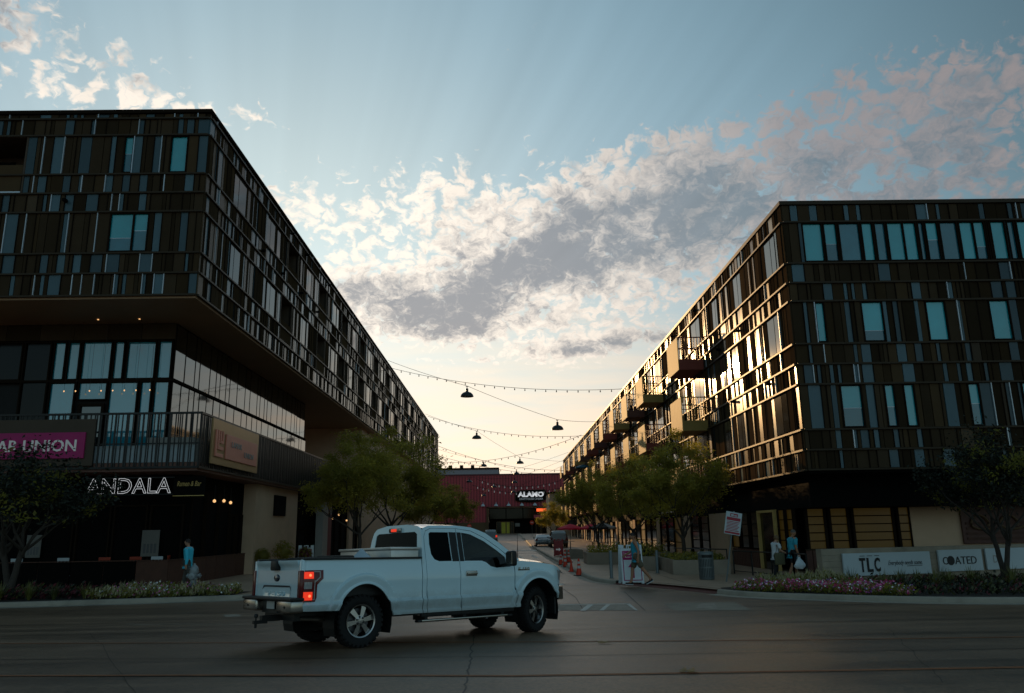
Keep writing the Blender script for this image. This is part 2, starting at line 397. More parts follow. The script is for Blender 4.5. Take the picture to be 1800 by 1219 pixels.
def grime(name):
    """road dust thrown up over the lower body and behind the wheels, with an uneven edge"""
    t = MATS[name].node_tree; b = t.nodes['Principled BSDF']; src = b.inputs['Base Color'].links[0].from_socket
    tc_ = t.nodes.new('ShaderNodeTexCoord'); sp_ = t.nodes.new('ShaderNodeSeparateXYZ'); t.links.new(tc_.outputs['Object'], sp_.inputs[0])
    n1 = noise_tex(t, tc_.outputs['Object'], 5, 5, .65); n2 = noise_tex(t, tc_.outputs['Object'], 40, 3, .7)
    f = (S(t, sp_.outputs[2]) * -1.0 + n1 * .30 + n2 * .08).sst(-.72, -.30) * .62
    t.links.new(mixcol(t, f, src, (.22, .185, .15)), b.inputs['Base Color']); t.links.new((.14 + f * .6).k, b.inputs['Roughness'])
    cw = 1.0 - f * 1.3; t.links.new(cw.mx(0.0).k, b.inputs['Coat Weight'])
grime('car_white')

# ------------------------------------------------------------------ mesh helpers
class MB:
    def __init__(s): s.v, s.f, s.m = [], [], []
    def add(s, vs, fs, mi=0, X=None):
        o = len(s.v)
        s.v += [tuple(X @ Vector(v)) for v in vs] if X is not None else [tuple(v) for v in vs]
        s.f += [tuple(i + o for i in f) for f in fs]; s.m += [mi] * len(fs); return s
    def box(s, x0, x1, y0, y1, z0, z1, mi=0, X=None):
        vs = [(x, y, z) for z in (z0, z1) for x, y in ((x0, y0), (x1, y0), (x1, y1), (x0, y1))]
        return s.add(vs, [(0, 3, 2, 1), (4, 5, 6, 7), (0, 1, 5, 4), (1, 2, 6, 5), (2, 3, 7, 6), (3, 0, 4, 7)], mi, X)
    def bbox(s, x0, x1, y0, y1, z0, z1, b=.01, mi=0, X=None, seg=2):
        bm = bmesh.new()
        bmesh.ops.create_cube(bm, size=1)
        for v in bm.verts: v.co = Vector(((x0 + x1) / 2 + v.co.x * (x1 - x0), (y0 + y1) / 2 + v.co.y * (y1 - y0), (z0 + z1) / 2 + v.co.z * (z1 - z0)))
        bmesh.ops.bevel(bm, geom=bm.edges[:], offset=min(b, .45 * min(x1 - x0, y1 - y0, z1 - z0)), segments=seg, affect='EDGES', profile=.5)
        bm.verts.index_update()
        s.add([v.co.copy() for v in bm.verts], [[v.index for v in f.verts] for f in bm.faces], mi, X); bm.free(); return s
    def tube(s, pts, r, seg=8, mi=0, X=None, cap=True):
        pts = [Vector(p) for p in pts]; n = len(pts)
        rs = r if isinstance(r, (list, tuple)) else [r] * n
        vs, fs = [], []; ref = None
        for i, p in enumerate(pts):
            t = (pts[min(i + 1, n - 1)] - pts[max(i - 1, 0)])
            t = t.normalized() if t.length > 1e-9 else Vector((0, 0, 1))
            if ref is None: ref = Vector((0, 0, 1)) if abs(t.z) < .9 else Vector((1, 0, 0))
            a = t.cross(ref)
            if a.length < 1e-4: a = t.cross(Vector((0, 1, 0)))
            a.normalize(); b = t.cross(a); ref = b.cross(t) if False else ref
            for k in range(seg):
                q = 2 * pi * k / seg; vs.append(p + a * (rs[i] * cos(q)) + b * (rs[i] * sin(q)))
        for i in range(n - 1):
            for k in range(seg):
                k2 = (k + 1) % seg; fs.append((i * seg + k, i * seg + k2, (i + 1) * seg + k2, (i + 1) * seg + k))
        if cap: fs += [tuple(range(seg)), tuple(range((n - 1) * seg, n * seg))[::-1]]
        return s.add(vs, fs, mi, X)
    def lathe(s, prof, seg=24, mi=0, X=None, cap=True):
        vs = [(r * cos(2 * pi * k / seg), r * sin(2 * pi * k / seg), z) for r, z in prof for k in range(seg)]; fs = []
        for i in range(len(prof) - 1):
            for k in range(seg):
                k2 = (k + 1) % seg; fs.append((i * seg + k, i * seg + k2, (i + 1) * seg + k2, (i + 1) * seg + k))
        if cap: fs += [tuple(range(seg))[::-1], tuple(range((len(prof) - 1) * seg, len(prof) * seg))]
        return s.add(vs, fs, mi, X)
    def prism(s, poly, z0, z1, mi=0, X=None):
        n = len(poly); vs = [(x, y, z0) for x, y in poly] + [(x, y, z1) for x, y in poly]
        fs = [tuple(range(n))[::-1], tuple(range(n, 2 * n))] + [(i, (i + 1) % n, n + (i + 1) % n, n + i) for i in range(n)]
        return s.add(vs, fs, mi, X)
    def quad(s, a, b, c, d, mi=0): return s.add([a, b, c, d], [(0, 1, 2, 3)], mi)
    def build(s, name, mats, parent=None, loc=None, smooth=None, kind=None):
        me = bpy.data.meshes.new(name); me.from_pydata(s.v, [], s.f)
        for m in (mats if isinstance(mats, (list, tuple)) else [mats]): me.materials.append(MATS[m] if isinstance(m, str) else m)
        me.polygons.foreach_set('material_index', s.m)
        if smooth is not None:
            me.polygons.foreach_set('use_smooth', [True] * len(me.polygons)); me.set_sharp_from_angle(angle=rad(smooth))
        me.update()
        o = bpy.data.objects.new(name, me); COL.objects.link(o)
        if parent: o.parent = parent
        if loc is not None: o.location = loc
        if kind: o['kind'] = kind
        return o
def thing(name, label, cat, loc=(0, 0, 0), rz=0.0, group=None):
    o = bpy.data.objects.new(name, None); COL.objects.link(o); o.empty_display_size = .2
    o.location = loc; o.rotation_euler = (0, 0, rz); o['label'] = label; o['category'] = cat
    if group: o['group'] = group
    return o
def tag(o, label, cat, group=None):
    o['label'] = label; o['category'] = cat
    if group: o['group'] = group
    return o
def struct(o): o['kind'] = 'structure'; return o
def child(name, me, parent, loc, scale=(1, 1, 1), rz=0.0):
    o = bpy.data.objects.new(name, me); COL.objects.link(o); o.parent = parent
    o.location = loc; o.scale = scale; o.rotation_euler = (0, 0, rz); return o
def copy_tree(o, parent=None):
    c = o.copy(); COL.objects.link(c); c.parent = parent
    for ch in list(o.children): copy_tree(ch, c)
    return c
def unit_box(name, m):
    b = MB().box(-.5, .5, -.5, .5, -.5, .5); me = bpy.data.meshes.new(name); me.from_pydata(b.v, [], b.f)
    me.materials.append(MATS[m]); return me
def text_mesh(txt, size=1.0, depth=.02, shear=0.0, spacing=1.0, bold=0.0, outline=None):
    """letters as a mesh: x right, z up, facing -Y, centred on the origin; depth towards -Y"""
    cu_ = bpy.data.curves.new('t', 'FONT'); cu_.body = txt; cu_.size = size; cu_.extrude = depth / 2; cu_.shear = shear
    cu_.space_character = spacing; cu_.offset = bold; cu_.align_x = 'CENTER'; cu_.align_y = 'CENTER'; cu_.resolution_u = 3
    if outline:
        cu_.fill_mode = 'NONE' if hasattr(cu_, 'fill_mode') else cu_.fill_mode; cu_.bevel_depth = outline; cu_.extrude = 0; cu_.bevel_resolution = 1
    ob = bpy.data.objects.new('t', cu_); COL.objects.link(ob)
    dg = bpy.context.evaluated_depsgraph_get(); dg.update()
    me = ob.evaluated_get(dg).to_mesh()
    vs = [(v.co.x, -v.co.z, v.co.y) for v in me.vertices]; fs = [tuple(p.vertices) for p in me.polygons]
    ob.evaluated_get(dg).to_mesh_clear(); bpy.data.objects.remove(ob); bpy.data.curves.remove(cu_)
    b = MB(); b.add(vs, fs); return b
def fit(b, w=None, h=None):
    """scale a text MB about the origin to a width and a height"""
    xs = [v[0] for v in b.v]; zs = [v[2] for v in b.v]
    cx, cz = (min(xs) + max(xs)) / 2, (min(zs) + max(zs)) / 2
    kx = w / (max(xs) - min(xs)) if w else 1; kz = h / (max(zs) - min(zs)) if h else kx
    if not w: kx = kz
    b.v = [((x - cx) * kx, y, (z - cz) * kz) for x, y, z in b.v]; return b
# ================================================================== GROUND
g = MB(); R_ = 4000
g.add([(-R_, -R_, -.18), (R_, -R_, -.18), (R_, R_, -.18), (-R_, R_, -.18)], [(0, 1, 2, 3)])
struct(g.build('ground', 'pavement'))
def grid_sheet(xs, ys, zf):
    b = MB(); nx = len(xs)
    vs = [(x, y, zf(x, y)) for y in ys for x in xs]
    fs = [(j * nx + i, j * nx + i + 1, (j + 1) * nx + i + 1, (j + 1) * nx + i) for j in range(len(ys) - 1) for i in range(nx - 1)]
    return b.add(vs, fs)
road = struct(grid_sheet([-160, -60, -30, -15, 0, 15, 30, 60, 160], [-12, 0, 4] + [6 + .75 * i for i in range(27)] + [27.5, 33.0], lambda x, y: road_z(y)).build('road', 'asphalt', smooth=40))
struct(grid_sheet([-5.4, -1, 3.9], [33.0, 36, 40, 60, 90, 110, 130, 150, 175, 192], lambda x, y: road_z(y) + .001).build('side_street', 'street_asphalt', smooth=40))
# kerb lines: main road, round the corner, up the side street
KL = [(-160, 12.5), (-60, 20), (-24, 24.0), (-15, 25.0), (-10, 25.9), (-8.2, 26.4), (-6.9, 27.1), (-5.9, 28.3), (-5.35, 30), (-5.2, 33), (-5.2, 60), (-5.2, 90), (-5.2, 120), (-5.2, 150), (-5.4, 176)]
KR = [(3.0, 176), (3.2, 150), (3.2, 120), (3.15, 90), (3.25, 60), (3.35, 40), (3.4, 34), (3.6, 31.6), (4.2, 30.2), (5.2, 28.6), (6.1, 26.6), (6.9, 24.5), (7.7, 23.6), (8.9, 22.8), (10.7, 21.6), (13.2, 20.8), (20, 20.0), (60, 17.5), (160, 11)]
def sheet(name, poly, z, m):
    b = MB(); r = delaunay_2d_cdt([Vector(p) for p in poly], [], [list(range(len(poly)))], 1, 1e-6)
    b.add([(v.x, v.y, z(v.y) if callable(z) else z) for v in r[0]], [tuple(f) for f in r[2]])
    return struct(b.build(name, m))
WALK = .12
walk_z = lambda y: road_z(y) + WALK if y > 20 else WALK
def offset_line(pts, d):
    out = []
    for i, p in enumerate(pts):
        a = Vector(pts[max(i - 1, 0)]); b_ = Vector(pts[min(i + 1, len(pts) - 1)]); t = (b_ - a).normalized()
        out.append((p[0] - t.y * d, p[1] + t.x * d))
    return out
def densify(pts, step):
    out = []
    for i in range(len(pts) - 1):
        a, b_ = Vector(pts[i]), Vector(pts[i + 1]); n = max(1, int((b_ - a).length / step))
        out += [tuple(a.lerp(b_, k / n)) for k in range(n)]
    return out + [pts[-1]]
def smooth_line(pts, it=2):
    for _ in range(it):
        q = [pts[0]]
        for i in range(len(pts) - 1):
            a, b_ = Vector(pts[i]), Vector(pts[i + 1]); q += [tuple(a.lerp(b_, .25)), tuple(a.lerp(b_, .75))]
        pts = q + [pts[-1]]
    return pts
def strip(name, pts, prof, m, sgn=1):
    """sweep a small (offset, height) profile along a ground line"""
    b = MB(); rows = [offset_line(pts, sgn * o) for o, h in prof]; n = len(pts); k = len(prof)
    vs = [(rows[j][i][0], rows[j][i][1], road_z(pts[i][1]) + prof[j][1]) for i in range(n) for j in range(k)]
    fs = [(i * k + j, i * k + j + 1, (i + 1) * k + j + 1, (i + 1) * k + j) for i in range(n - 1) for j in range(k - 1)]
    return b.add(vs, fs).build(name, m, smooth=50)
kl = smooth_line(KL, 2); kr = smooth_line(KR, 2)
sheet('sidewalk_left', [p for p in offset_line(kl, .10)] + [(-60, 176), (-160, 176)], walk_z, 'pavement')
sheet('sidewalk_right', [(60, 176)] + [p for p in offset_line(kr, .10)] + [(160, 176)], walk_z, 'pavement')
KP = [(-.45, .004), (-.02, .006), (.0, .10), (.03, .135), (.16, .14), (.18, .122)]
struct(strip('kerb_left', kl, KP, 'concrete_light'))
# the right kerb breaks at the corner, where a brick-edged ramp meets the street
i0 = min(range(len(kr)), key=lambda i: (Vector(kr[i]) - Vector((4.0, 30.5))).length); i1 = min(range(len(kr)), key=lambda i: (Vector(kr[i]) - Vector((6.6, 25.4))).length)
struct(strip('kerb_right_street', kr[:i0 + 1], [(-.3, .004), (-.02, .006), (0, .10), (.03, .135), (.16, .14), (.18, .122)], 'concrete_light'))
struct(strip('kerb_right_road', kr[i1:], KP, 'concrete_light'))
rm = strip('brick_ramp_edge', kr[i0:i1 + 1], [(-.12, .004), (.25, .10), (.42, .126)], 'brick_edge'); struct(rm)
# joints in the kerb and slabs
def ground_line(name, pts, w, m, dz=.006, label=None, walk=False):
    L = offset_line(pts, -w / 2); Rr = offset_line(pts, w / 2); b = MB(); zf = (walk_z if walk else road_z)
    vs = []
    for a, c in zip(L, Rr): vs += [(a[0], a[1], zf(a[1]) + dz), (c[0], c[1], zf(c[1]) + dz)]
    b.add(vs, [(2 * i, 2 * i + 2, 2 * i + 3, 2 * i + 1) for i in range(len(pts) - 1)])
    return struct(b.build(name, m))
def px_line(name, pxs, w, m, dz=.006, step=.6):
    P = [on_road(*p) for p in pxs]; return ground_line(name, densify([(p.x, p.y) for p in P], step), w, m, dz)
# yellow centre lines and white lane lines of the main road
px_line('road_line_yellow', [(-60, 1132), (300, 1131), (900, 1129.5), (1400, 1126), (1900, 1119)], .10, 'paint_yellow')
px_line('road_line_yellow', [(-60, 1189), (300, 1188), (900, 1189), (1400, 1181), (1900, 1172)], .10, 'paint_yellow')
px_line('road_line_white', [(222, 1098), (430, 1099)], .09, 'paint_worn')
px_line('road_line_white', [(1280, 1095), (1530, 1090.5)], .09, 'paint_worn')
px_line('road_seam', [(-60, 1160), (500, 1158), (950, 1154), (1400, 1147), (1900, 1139)], .025, 'tar', .003)
# long crack across the lanes near the camera
random.seed(3); cr = []
for i in range(26):
    t = i / 25; cr.append((834 - 18 * t + random.uniform(-3.2, 3.2), 1117 + 104 * t))
px_line('road_crack', cr, .022, 'tar', .005, 9)
random.seed(8)
for (x0_, y0_, x1_, y1_) in ((160, 1112, 240, 1219), (1560, 1105, 1660, 1200)):
    n_c = 14; px_line('road_crack', [(x0_ + (x1_ - x0_) * i / n_c + random.uniform(-4, 4), y0_ + (y1_ - y0_) * i / n_c + random.uniform(-1.2, 1.2)) for i in range(n_c + 1)], .008, 'tar', .005, 9)
px_line('road_crack', [(930 + 205 / 5.45, 880 + 765 / 5.45), (1012, 1051), (1026, 1074)], .03, 'tar', .007)
px_line('road_crack', [(1098, 1041), (1134, 1074)], .03, 'tar', .007)
px_line('road_joint', [(960, 1031), (1075, 1028)], .05, 'tar', .007)
px_line('road_joint', [(884, 973.5), (975, 973)], .12, 'tar', .007)
# crosswalk remains and patched paving at the mouth of the side street
def px_patch(name, pxs, m, dz=.008):
    P = [on_road(*p, dz) for p in pxs]; b = MB(); b.add(P, [tuple(range(len(P)))]); return struct(b.build(name, m))
px_patch('crosswalk_base', [(970, 1073), (976, 1063), (1104, 1061.5), (1120, 1073)], 'paint_worn', .006)
px_patch('crosswalk_bar', [(1019, 1074), (1033, 1063.3), (1043, 1063.2), (1029, 1074)], 'paint_white', .010)
px_patch('crosswalk_bar', [(1053, 1073.5), (1066, 1062.8), (1073, 1062.7), (1061, 1073.5)], 'paint_white', .010)
px_patch('crosswalk_bar', [(970, 1074), (974, 1064), (978, 1064), (983, 1074)], 'paint_white', .010)
px_patch('crosswalk_bar', [(985, 1063.5), (985, 1062.6), (1104, 1061.2), (1104, 1062.2)], 'paint_white', .010)
px_patch('crosswalk_bar', [(1100, 1061.5), (1107, 1061.4), (1121, 1073), (1117, 1073)], 'paint_white', .010)
px_patch('road_patch', [(1164, 1060.5), (1290, 1058.5), (1322, 1073), (1186, 1074)], 'concrete', .006)
px_patch('road_patch', [(1222, 1069), (1232, 1061), (1256, 1061), (1262, 1071)], 'paint_worn', .010)
px_patch('road_patch', [(392, 1081), (420, 1080), (424, 1084), (396, 1085)], 'paint_worn', .006)
px_patch('street_marking', [(974, 1029), (984, 1026), (993, 1027), (984, 1030)], 'paint_white', .008)
for (a, b_, c_, d_) in (((909, 977), (914, 977), (922, 982), (917, 982)), ((932, 976), (937, 976), (947, 981.5), (941, 981.5)), ((876, 968), (944, 967), (944, 968.6), (876, 969.6))):
    px_patch('street_marking', [a, b_, c_, d_], 'paint_white', .008)
for y0_, y1_ in ((947, 951), (953, 957), (959, 963)):
    px_patch('street_marking', [(876.5, y0_), (878.5, y0_), (877.5, y1_), (875.5, y1_)], 'paint_white', .008)
px_patch('street_marking', [(884, 951.5), (908, 950.8), (908, 952), (884, 952.7)], 'paint_white', .008)
px_patch('street_marking', [(884, 946), (906, 945.2), (906, 946), (884, 946.8)], 'paint_white', .008)
# concrete slab joints on the right-hand plaza
for yy in (33.5, 37.5, 42, 47):
    ground_line('slab_joint', densify([(3.7, yy), (11.6, yy + .1)], 1), .03, 'tar', .004, walk=True)
ground_line('slab_joint', densify([(6.4, 29), (6.4, 52)], 1.5), .03, 'tar', .004, walk=True)
# planting beds
bedL = [(-30, 24.2)] + [p for p in offset_line(kl, .2) if -28 < p[0] < -8.6 and p[1] < 30] + [(-8.7, 28.0), (-13, 28.2), (-30, 28.0)]
sheet('planting_bed_left', bedL, .135, 'earth')
bedR = [p for p in offset_line(kr[i1:], .2) if p[0] < 26] + [(26, 27.6), (18, 28.2), (10.7, 26.9), (8.6, 26.9), (6.9, 26.0)]
sheet('planting_bed_right', bedR, .135, 'earth')
# dry leaves lying on the road
def road_leaf(px, py, label):
    p = on_road(px, py); b = MB(); random.seed(px)
    for k in range(3):
        a = random.uniform(0, pi); l = .09
        X = Matrix.Translation((random.uniform(-.09, .09), random.uniform(-.03, .03), .012)) @ Matrix.Rotation(a, 4, 'Z')
        pts = [(-l, 0, .01), (-l * .4, -.035, .0), (l * .5, -.03, .012), (l, 0, .03), (l * .5, .03, .015), (-l * .4, .035, .012)]
        b.add(pts + [(x, y, z + .004) for x, y, z in pts], [(5, 4, 3, 2, 1, 0), (6, 7, 8, 9, 10, 11)] + [(i, (i + 1) % 6, 6 + (i + 1) % 6, 6 + i) for i in range(6)], 0, X)
    o = b.build('dry_leaf', 'leaf_litter', loc=p); tag(o, label, 'leaf')
road_leaf(1059, 1132, 'dry leaf on the road, the farther of the two near the yellow lines')
road_leaf(1202, 1183, 'dry leaf on the road, the nearer one at the bottom of the picture')
# ================================================================== FACADES
UB = {k: unit_box('facade_' + k, k) for k in ('panel_matte', 'panel_bronze', 'panel_gloss', 'panel_warm', 'fin_bright', 'trim_dark', 'rail_dark',
      'window_teal', 'window_teal_low', 'window_dark', 'window_side', 'window_box', 'window_box_side', 'store_glass', 'store_glow', 'wood_slat', 'ledge', 'plaster_beige', 'corten')}
PMAT = ['panel_matte', 'panel_bronze', 'panel_gloss', 'panel_warm']
class Facade:
    """one flat face of a building: u runs along it, n points out, heights are world z; parts are made in the building's own frame"""
    def __init__(s, bld, origin, u, n, rz):
        s.b, s.o, s.u, s.n, s.rz = bld, Vector(origin) - Vector(bld.location), Vector(u), Vector(n), rz
        s.rest = MB()
    def P(s, u, d, z): return s.o + s.u * u + s.n * d + Vector((0, 0, z))
    def bar(s, name, m, u0, u1, z0, z1, d0, d1, parent=None):
        c = s.P((u0 + u1) / 2, (d0 + d1) / 2, (z0 + z1) / 2)
        return child(name, UB[m], parent or s.b, c, (u1 - u0, d1 - d0, z1 - z0), s.rz)
    def join(s, mb, mi, u0, u1, z0, z1, d0, d1):
        X = Matrix.Translation(s.P((u0 + u1) / 2, (d0 + d1) / 2, (z0 + z1) / 2)) @ Matrix.Rotation(s.rz, 4, 'Z')
        a, b_, c = (u1 - u0) / 2, (d1 - d0) / 2, (z1 - z0) / 2
        mb.box(-a, a, -b_, b_, -c, c, mi, X)
    def window(s, u0, u1, z0, z1, pane, fr=.05, d=.07, mull=()):
        b = MB(); rc = 0.0
        if abs(s.n.x) > .5 and 'store' not in pane: d = .014; rc = .030      # street faces are seen at a glancing angle: glazing nearly flush
        for q in ((u0, u1, z0, z0 + fr), (u0, u1, z1 - fr, z1), (u0, u0 + fr, z0 + fr, z1 - fr), (u1 - fr, u1, z0 + fr, z1 - fr)):
            s.join(b, 0, *q, -.04, d)
        for m_ in mull: s.join(b, 0, m_ - fr * .6, m_ + fr * .6, z0 + fr, z1 - fr, -.04, d)
        w = b.build('window', 'trim_dark', s.b)
        edges = [u0 + fr] + [e for m_ in mull for e in (m_ - fr * .6, m_ + fr * .6)] + [u1 - fr]
        for i in range(0, len(edges), 2):
            if pane == 'window_teal' and random.random() < .6:      # blind drawn part way
                zs = z0 + (z1 - z0) * random.uniform(.25, .6)
                s.bar('pane', 'window_teal_low', edges[i] + .002, edges[i + 1] - .002, z0 + fr + .002, zs, -.028, -.012, w)
                s.bar('blind', pane, edges[i] + .002, edges[i + 1] - .002, zs, z1 - fr - .002, -.026, -.010, w)
                s.bar('blind_rail', 'fin_bright', edges[i] + .01, edges[i + 1] - .01, zs - .012, zs + .012, -.024, -.005, w); continue
            p = s.bar('pane', pane, edges[i] + .002, edges[i + 1] - .002, z0 + fr + .002, z1 - fr - .002, -.028 + rc, -.012 + rc, w)
            p.rotation_euler.x += random.uniform(-.004, .004)
        return w
    def loggia(s, u0, u1, z0, z1, guard, depth=1.5):
        b = MB(); t = .08
        s.join(b, 0, u0, u1, z0, z1, -depth - .05, -depth)
        s.join(b, 0, u0 - t, u0, z0, z1, -depth, .06); s.join(b, 0, u1, u1 + t, z0, z1, -depth, .06)
        s.join(b, 0, u0, u1, z1, z1 + t, -depth, .06); s.join(b, 0, u0, u1, z0 - t, z0, -depth, .06)
        l = b.build('loggia', 'loggia_wall', s.b)
        s.bar('guard_panel', 'panel_bronze', u0 + .02, u1 - .02, z0 + .05, z0 + guard, .0, .04, l)
        s.bar('sill', 'fin_bright' if depth > 1.6 else 'ledge', u0 - .02, u1 + .02, z0 - .03, z0 + .045, .0, .10, l)
        s.bar('door_glass', 'window_dark', u0 + (u1 - u0) * .45, u1 - .05, z0 + .1, z1 - .2, -depth, -depth + .03, l)
    def panels(s, rows, U, openings, seed, quota, weights, fin_p, far=False, small=1.0):
        rnd = random.Random(seed); made = 0; back = MB(); items = []
        for ri, (z0, z1, ty) in enumerate(rows):
            op = sorted(openings.get(ri, []))
            gaps = []; c = 0.0
            for (a, b_, *_) in op:
                if a > c: gaps.append((c, a))
                c = max(c, b_)
            if c < U: gaps.append((c, U))
            lg = [o_ for o_ in op if o_[2] == 'hole']; c = 0.0
            for (a, b_, *_) in lg + [(U, U, 'end')]:
                if a > c + .01: s.join(back, 0, c, a, z0, z1, -.10, -.03)
                c = max(c, b_)
            for (a, b_) in gaps:
                u = a; prev = -1
                while u < b_ - .01:
                    w = rnd.choice((.15, .17, .22, .32, .38, .46, .50)) * small * (1.0 if not far else 1.0)
                    if b_ - (u + w) < .14: w = b_ - u
                    k = rnd.choices(range(4), weights)[0]
                    if k == prev and k == 2: k = 0
                    prev = k
                    items.append((u + .014, min(u + w, b_) - .014, z0 + .05, z1 - .02, k, rnd.uniform(.02, .05)))
                    if rnd.random() < fin_p * w: items.append((u + w - .016, u + w + .016, z0 + .05, z1 - .02, 9, .09))
                    elif rnd.random() < .55: items.append((u + w - .012, u + w + .012, z0 + .05, z1 - .02, 8, .075 if abs(s.n.y) > .5 else .058))
                    u += w
        items.sort(key=lambda q: q[0])
        mats_ = PMAT + ['trim_dark', 'fin_bright']; mi = {0: 0, 1: 1, 2: 2, 3: 3, 8: 4, 9: 5}
        nf = 0
        for (u0, u1, z0, z1, k, d) in items:
            if k == 9 and nf < 60: s.bar('fin', 'fin_bright', u0, u1, z0, z1, .0, d); nf += 1
            elif k < 8 and made < quota: s.bar('panel', PMAT[k], u0, u1, z0, z1, -.03, d); made += 1
            else: s.join(s.rest, mi[k], u0, u1, z0, z1, -.03 if k < 8 else 0, d)
        back.build('wall_backing', 'backing', s.b)
        if s.rest.v: s.rest.build('panel_field', mats_, s.b, kind='stuff')
        for (z0, z1, ty) in rows: s.bar('ledge', 'ledge', 0.0, U + .0, z0 - .035, z0 + .035, .0, .12)

# ================================================================== LEFT BUILDING
LX, LY, LEND = -12.25, 30.0, 146.0
lb = thing('apartment_building', 'dark bronze panelled apartment block on the left, jutting out over a glazed terrace storey', 'building', (LX, LY, 0))
LR = [(11.42, 12.35, 's'), (12.35, 13.21, 's'), (13.21, 15.0, 'w'), (15.0, 15.84, 's'), (15.84, 16.68, 's'), (16.68, 18.45, 'w'), (18.45, 19.22, 's'), (19.22, 19.46, 'c')]
rzL = math.pi / 2
# front face (towards the main road)
FW = 17.0
ff = Facade(lb, (LX, LY, 0), (-1, 0, 0), (0, -1, 0), 0.0)
X2u = lambda x: LX - x
opF = {5: [(X2u(-13.06), X2u(-13.79), 'win'), (X2u(-15.31), X2u(-15.73), 'win'), (X2u(-19.8), X2u(-23.3), 'hole')],
       4: [(X2u(-19.8), X2u(-23.3), 'hole')],
       2: [(X2u(-14.39), X2u(-15.99), 'win'), (10.6, 12.0, 'win')]}
ff.panels(LR, FW, opF, 11, 205, (54, 13, 32, 1), .42)
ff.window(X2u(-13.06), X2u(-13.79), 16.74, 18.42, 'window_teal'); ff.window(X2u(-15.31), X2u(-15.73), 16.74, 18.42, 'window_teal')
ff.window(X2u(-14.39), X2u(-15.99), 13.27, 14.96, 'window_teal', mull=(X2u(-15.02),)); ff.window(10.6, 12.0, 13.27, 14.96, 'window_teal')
ff.loggia(X2u(-19.8), X2u(-23.3), 15.9, 18.40, 1.25, 1.8)
# street face
fs = Facade(lb, (LX, LY, 0), (0, 1, 0), (1, 0, 0), rzL)
SU = LEND - LY; opS = {5: [], 4: [], 2: [], 1: []}; wins = []; logs = []
for ri, zz in ((5, (16.74, 18.42)), (2, (13.27, 14.96))):
    wl = [(3.2, 5.0), (8.4, 9.8), (10.1, 10.9)] if ri == 5 else [(3.3, 4.7), (8.9, 10.4)]
    sh = 0 if ri == 5 else -.9
    k = 0
    while 12.4 + 7.6 * k < SU - 5:
        lo = 12.4 + 7.6 * k + sh * (k % 2 == 0); logs.append((ri, lo, lo + 2.2))
        wl += [(lo + 4.2, lo + 5.5)] + ([(lo + 5.7, lo + 6.4)] if k % 2 else []); k += 1
    for a, b_ in wl: opS[ri].append((a, b_, 'win')); wins.append((a, b_, *zz))
for ri, a, b_ in logs:
    opS[ri].append((a, b_, 'hole')); opS[ri - 1].append((a, b_, 'hole'))
fs.panels(LR, SU, opS, 23, 95, (26, 22, 24, 28), .10)
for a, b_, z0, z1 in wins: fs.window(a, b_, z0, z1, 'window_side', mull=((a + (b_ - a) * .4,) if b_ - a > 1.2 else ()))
for ri, a, b_ in logs: fs.loggia(a, b_, 15.9 if ri == 5 else 12.42, 18.40 if ri == 5 else 14.95, 1.2)
# roof, parapet, core and soffit of the overhanging volume (in building frame: x<=0 inwards, y>=0 back)
b = MB(); b.box(-FW, .10, -.12, SU, 19.46, 19.62); b.build('parapet', 'trim_dark', lb)
b = MB(); b.box(-FW + .1, -.3, .3, SU - .3, 19.2, 19.44); b.build('roof', 'pavement', lb)
b = MB(); b.box(-FW, -2.0, 2.0, SU - .2, 11.5, 19.1); b.build('core', 'backing', lb)
b = MB(); b.box(-FW, -.02, .02, SU, 11.30, 11.40); b.build('soffit', 'soffit', lb)
b = MB(); b.box(-FW, .0, SU - .02, SU + .1, 4, 19.5); b.build('end_wall', 'panel_matte', lb)
for (u, v) in ((-3.6, 4.6), (-5.4, 5.2)):
    c = MB().lathe([(.06, 0), (.09, -.03), (.085, -.05)], 12); child('downlight', c.build('x', 'bulb_warm').data, lb, (u, 3.0, 11.30), (.45, .45, .6))
for o_ in [o for o in bpy.data.objects if o.name.startswith('x') and o.parent is None and o.type == 'MESH']: bpy.data.objects.remove(o_)
# camera-like fittings dotted over the street face
b = MB().bbox(-.07, .07, -.11, .11, -.06, .06, .02)
sc_me = b.build('y', 'black_matte').data; bpy.data.objects.remove(bpy.data.objects['y'])
for u, z in ((7.6, 16.1), (11.2, 16.1), (15.2, 16.2), (19.4, 16.2), (12.6, 19.0), (16.2, 19.0), (22.4, 19.0)): child('wall_lamp', sc_me, lb, fs.P(u, .16, z), rz=rzL)
child('wall_lamp', sc_me, lb, ff.P(5.6, .16, 15.5))
# ---------------- glazed terrace storey under the overhang
GX, GY = -14.55, 33.8
gf = Facade(lb, (GX, GY, 0), (-1, 0, 0), (0, -1, 0), 0.0)
G2 = lambda x: GX - x
top = [(-14.62, -15.25), (-15.33, -16.62), (-16.72, -17.20), (-17.28, -18.60), (-18.68, -19.22), (-19.30, -19.85)]
for a, b_ in top: gf.window(G2(a), G2(b_), 8.76, 10.50, 'window_box', .05, .08)
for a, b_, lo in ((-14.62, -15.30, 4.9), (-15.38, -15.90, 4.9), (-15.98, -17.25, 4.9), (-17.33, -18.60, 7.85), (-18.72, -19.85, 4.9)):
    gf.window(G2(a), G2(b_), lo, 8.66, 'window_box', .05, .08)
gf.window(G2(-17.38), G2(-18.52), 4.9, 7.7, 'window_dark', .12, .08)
for i in range(7): gf.window(5.4 + i * 1.25, 6.6 + i * 1.25, 8.76 if i % 2 else 4.9, 10.5, 'store_glass', .06, .08)  # darker glass colour paints in the dim reflection at this end
for i in range(9): gf.bar('cladding_panel', 'panel_matte', i * 1.5 + .01, i * 1.5 + 1.49, 10.56, 11.28, -.05, .03)
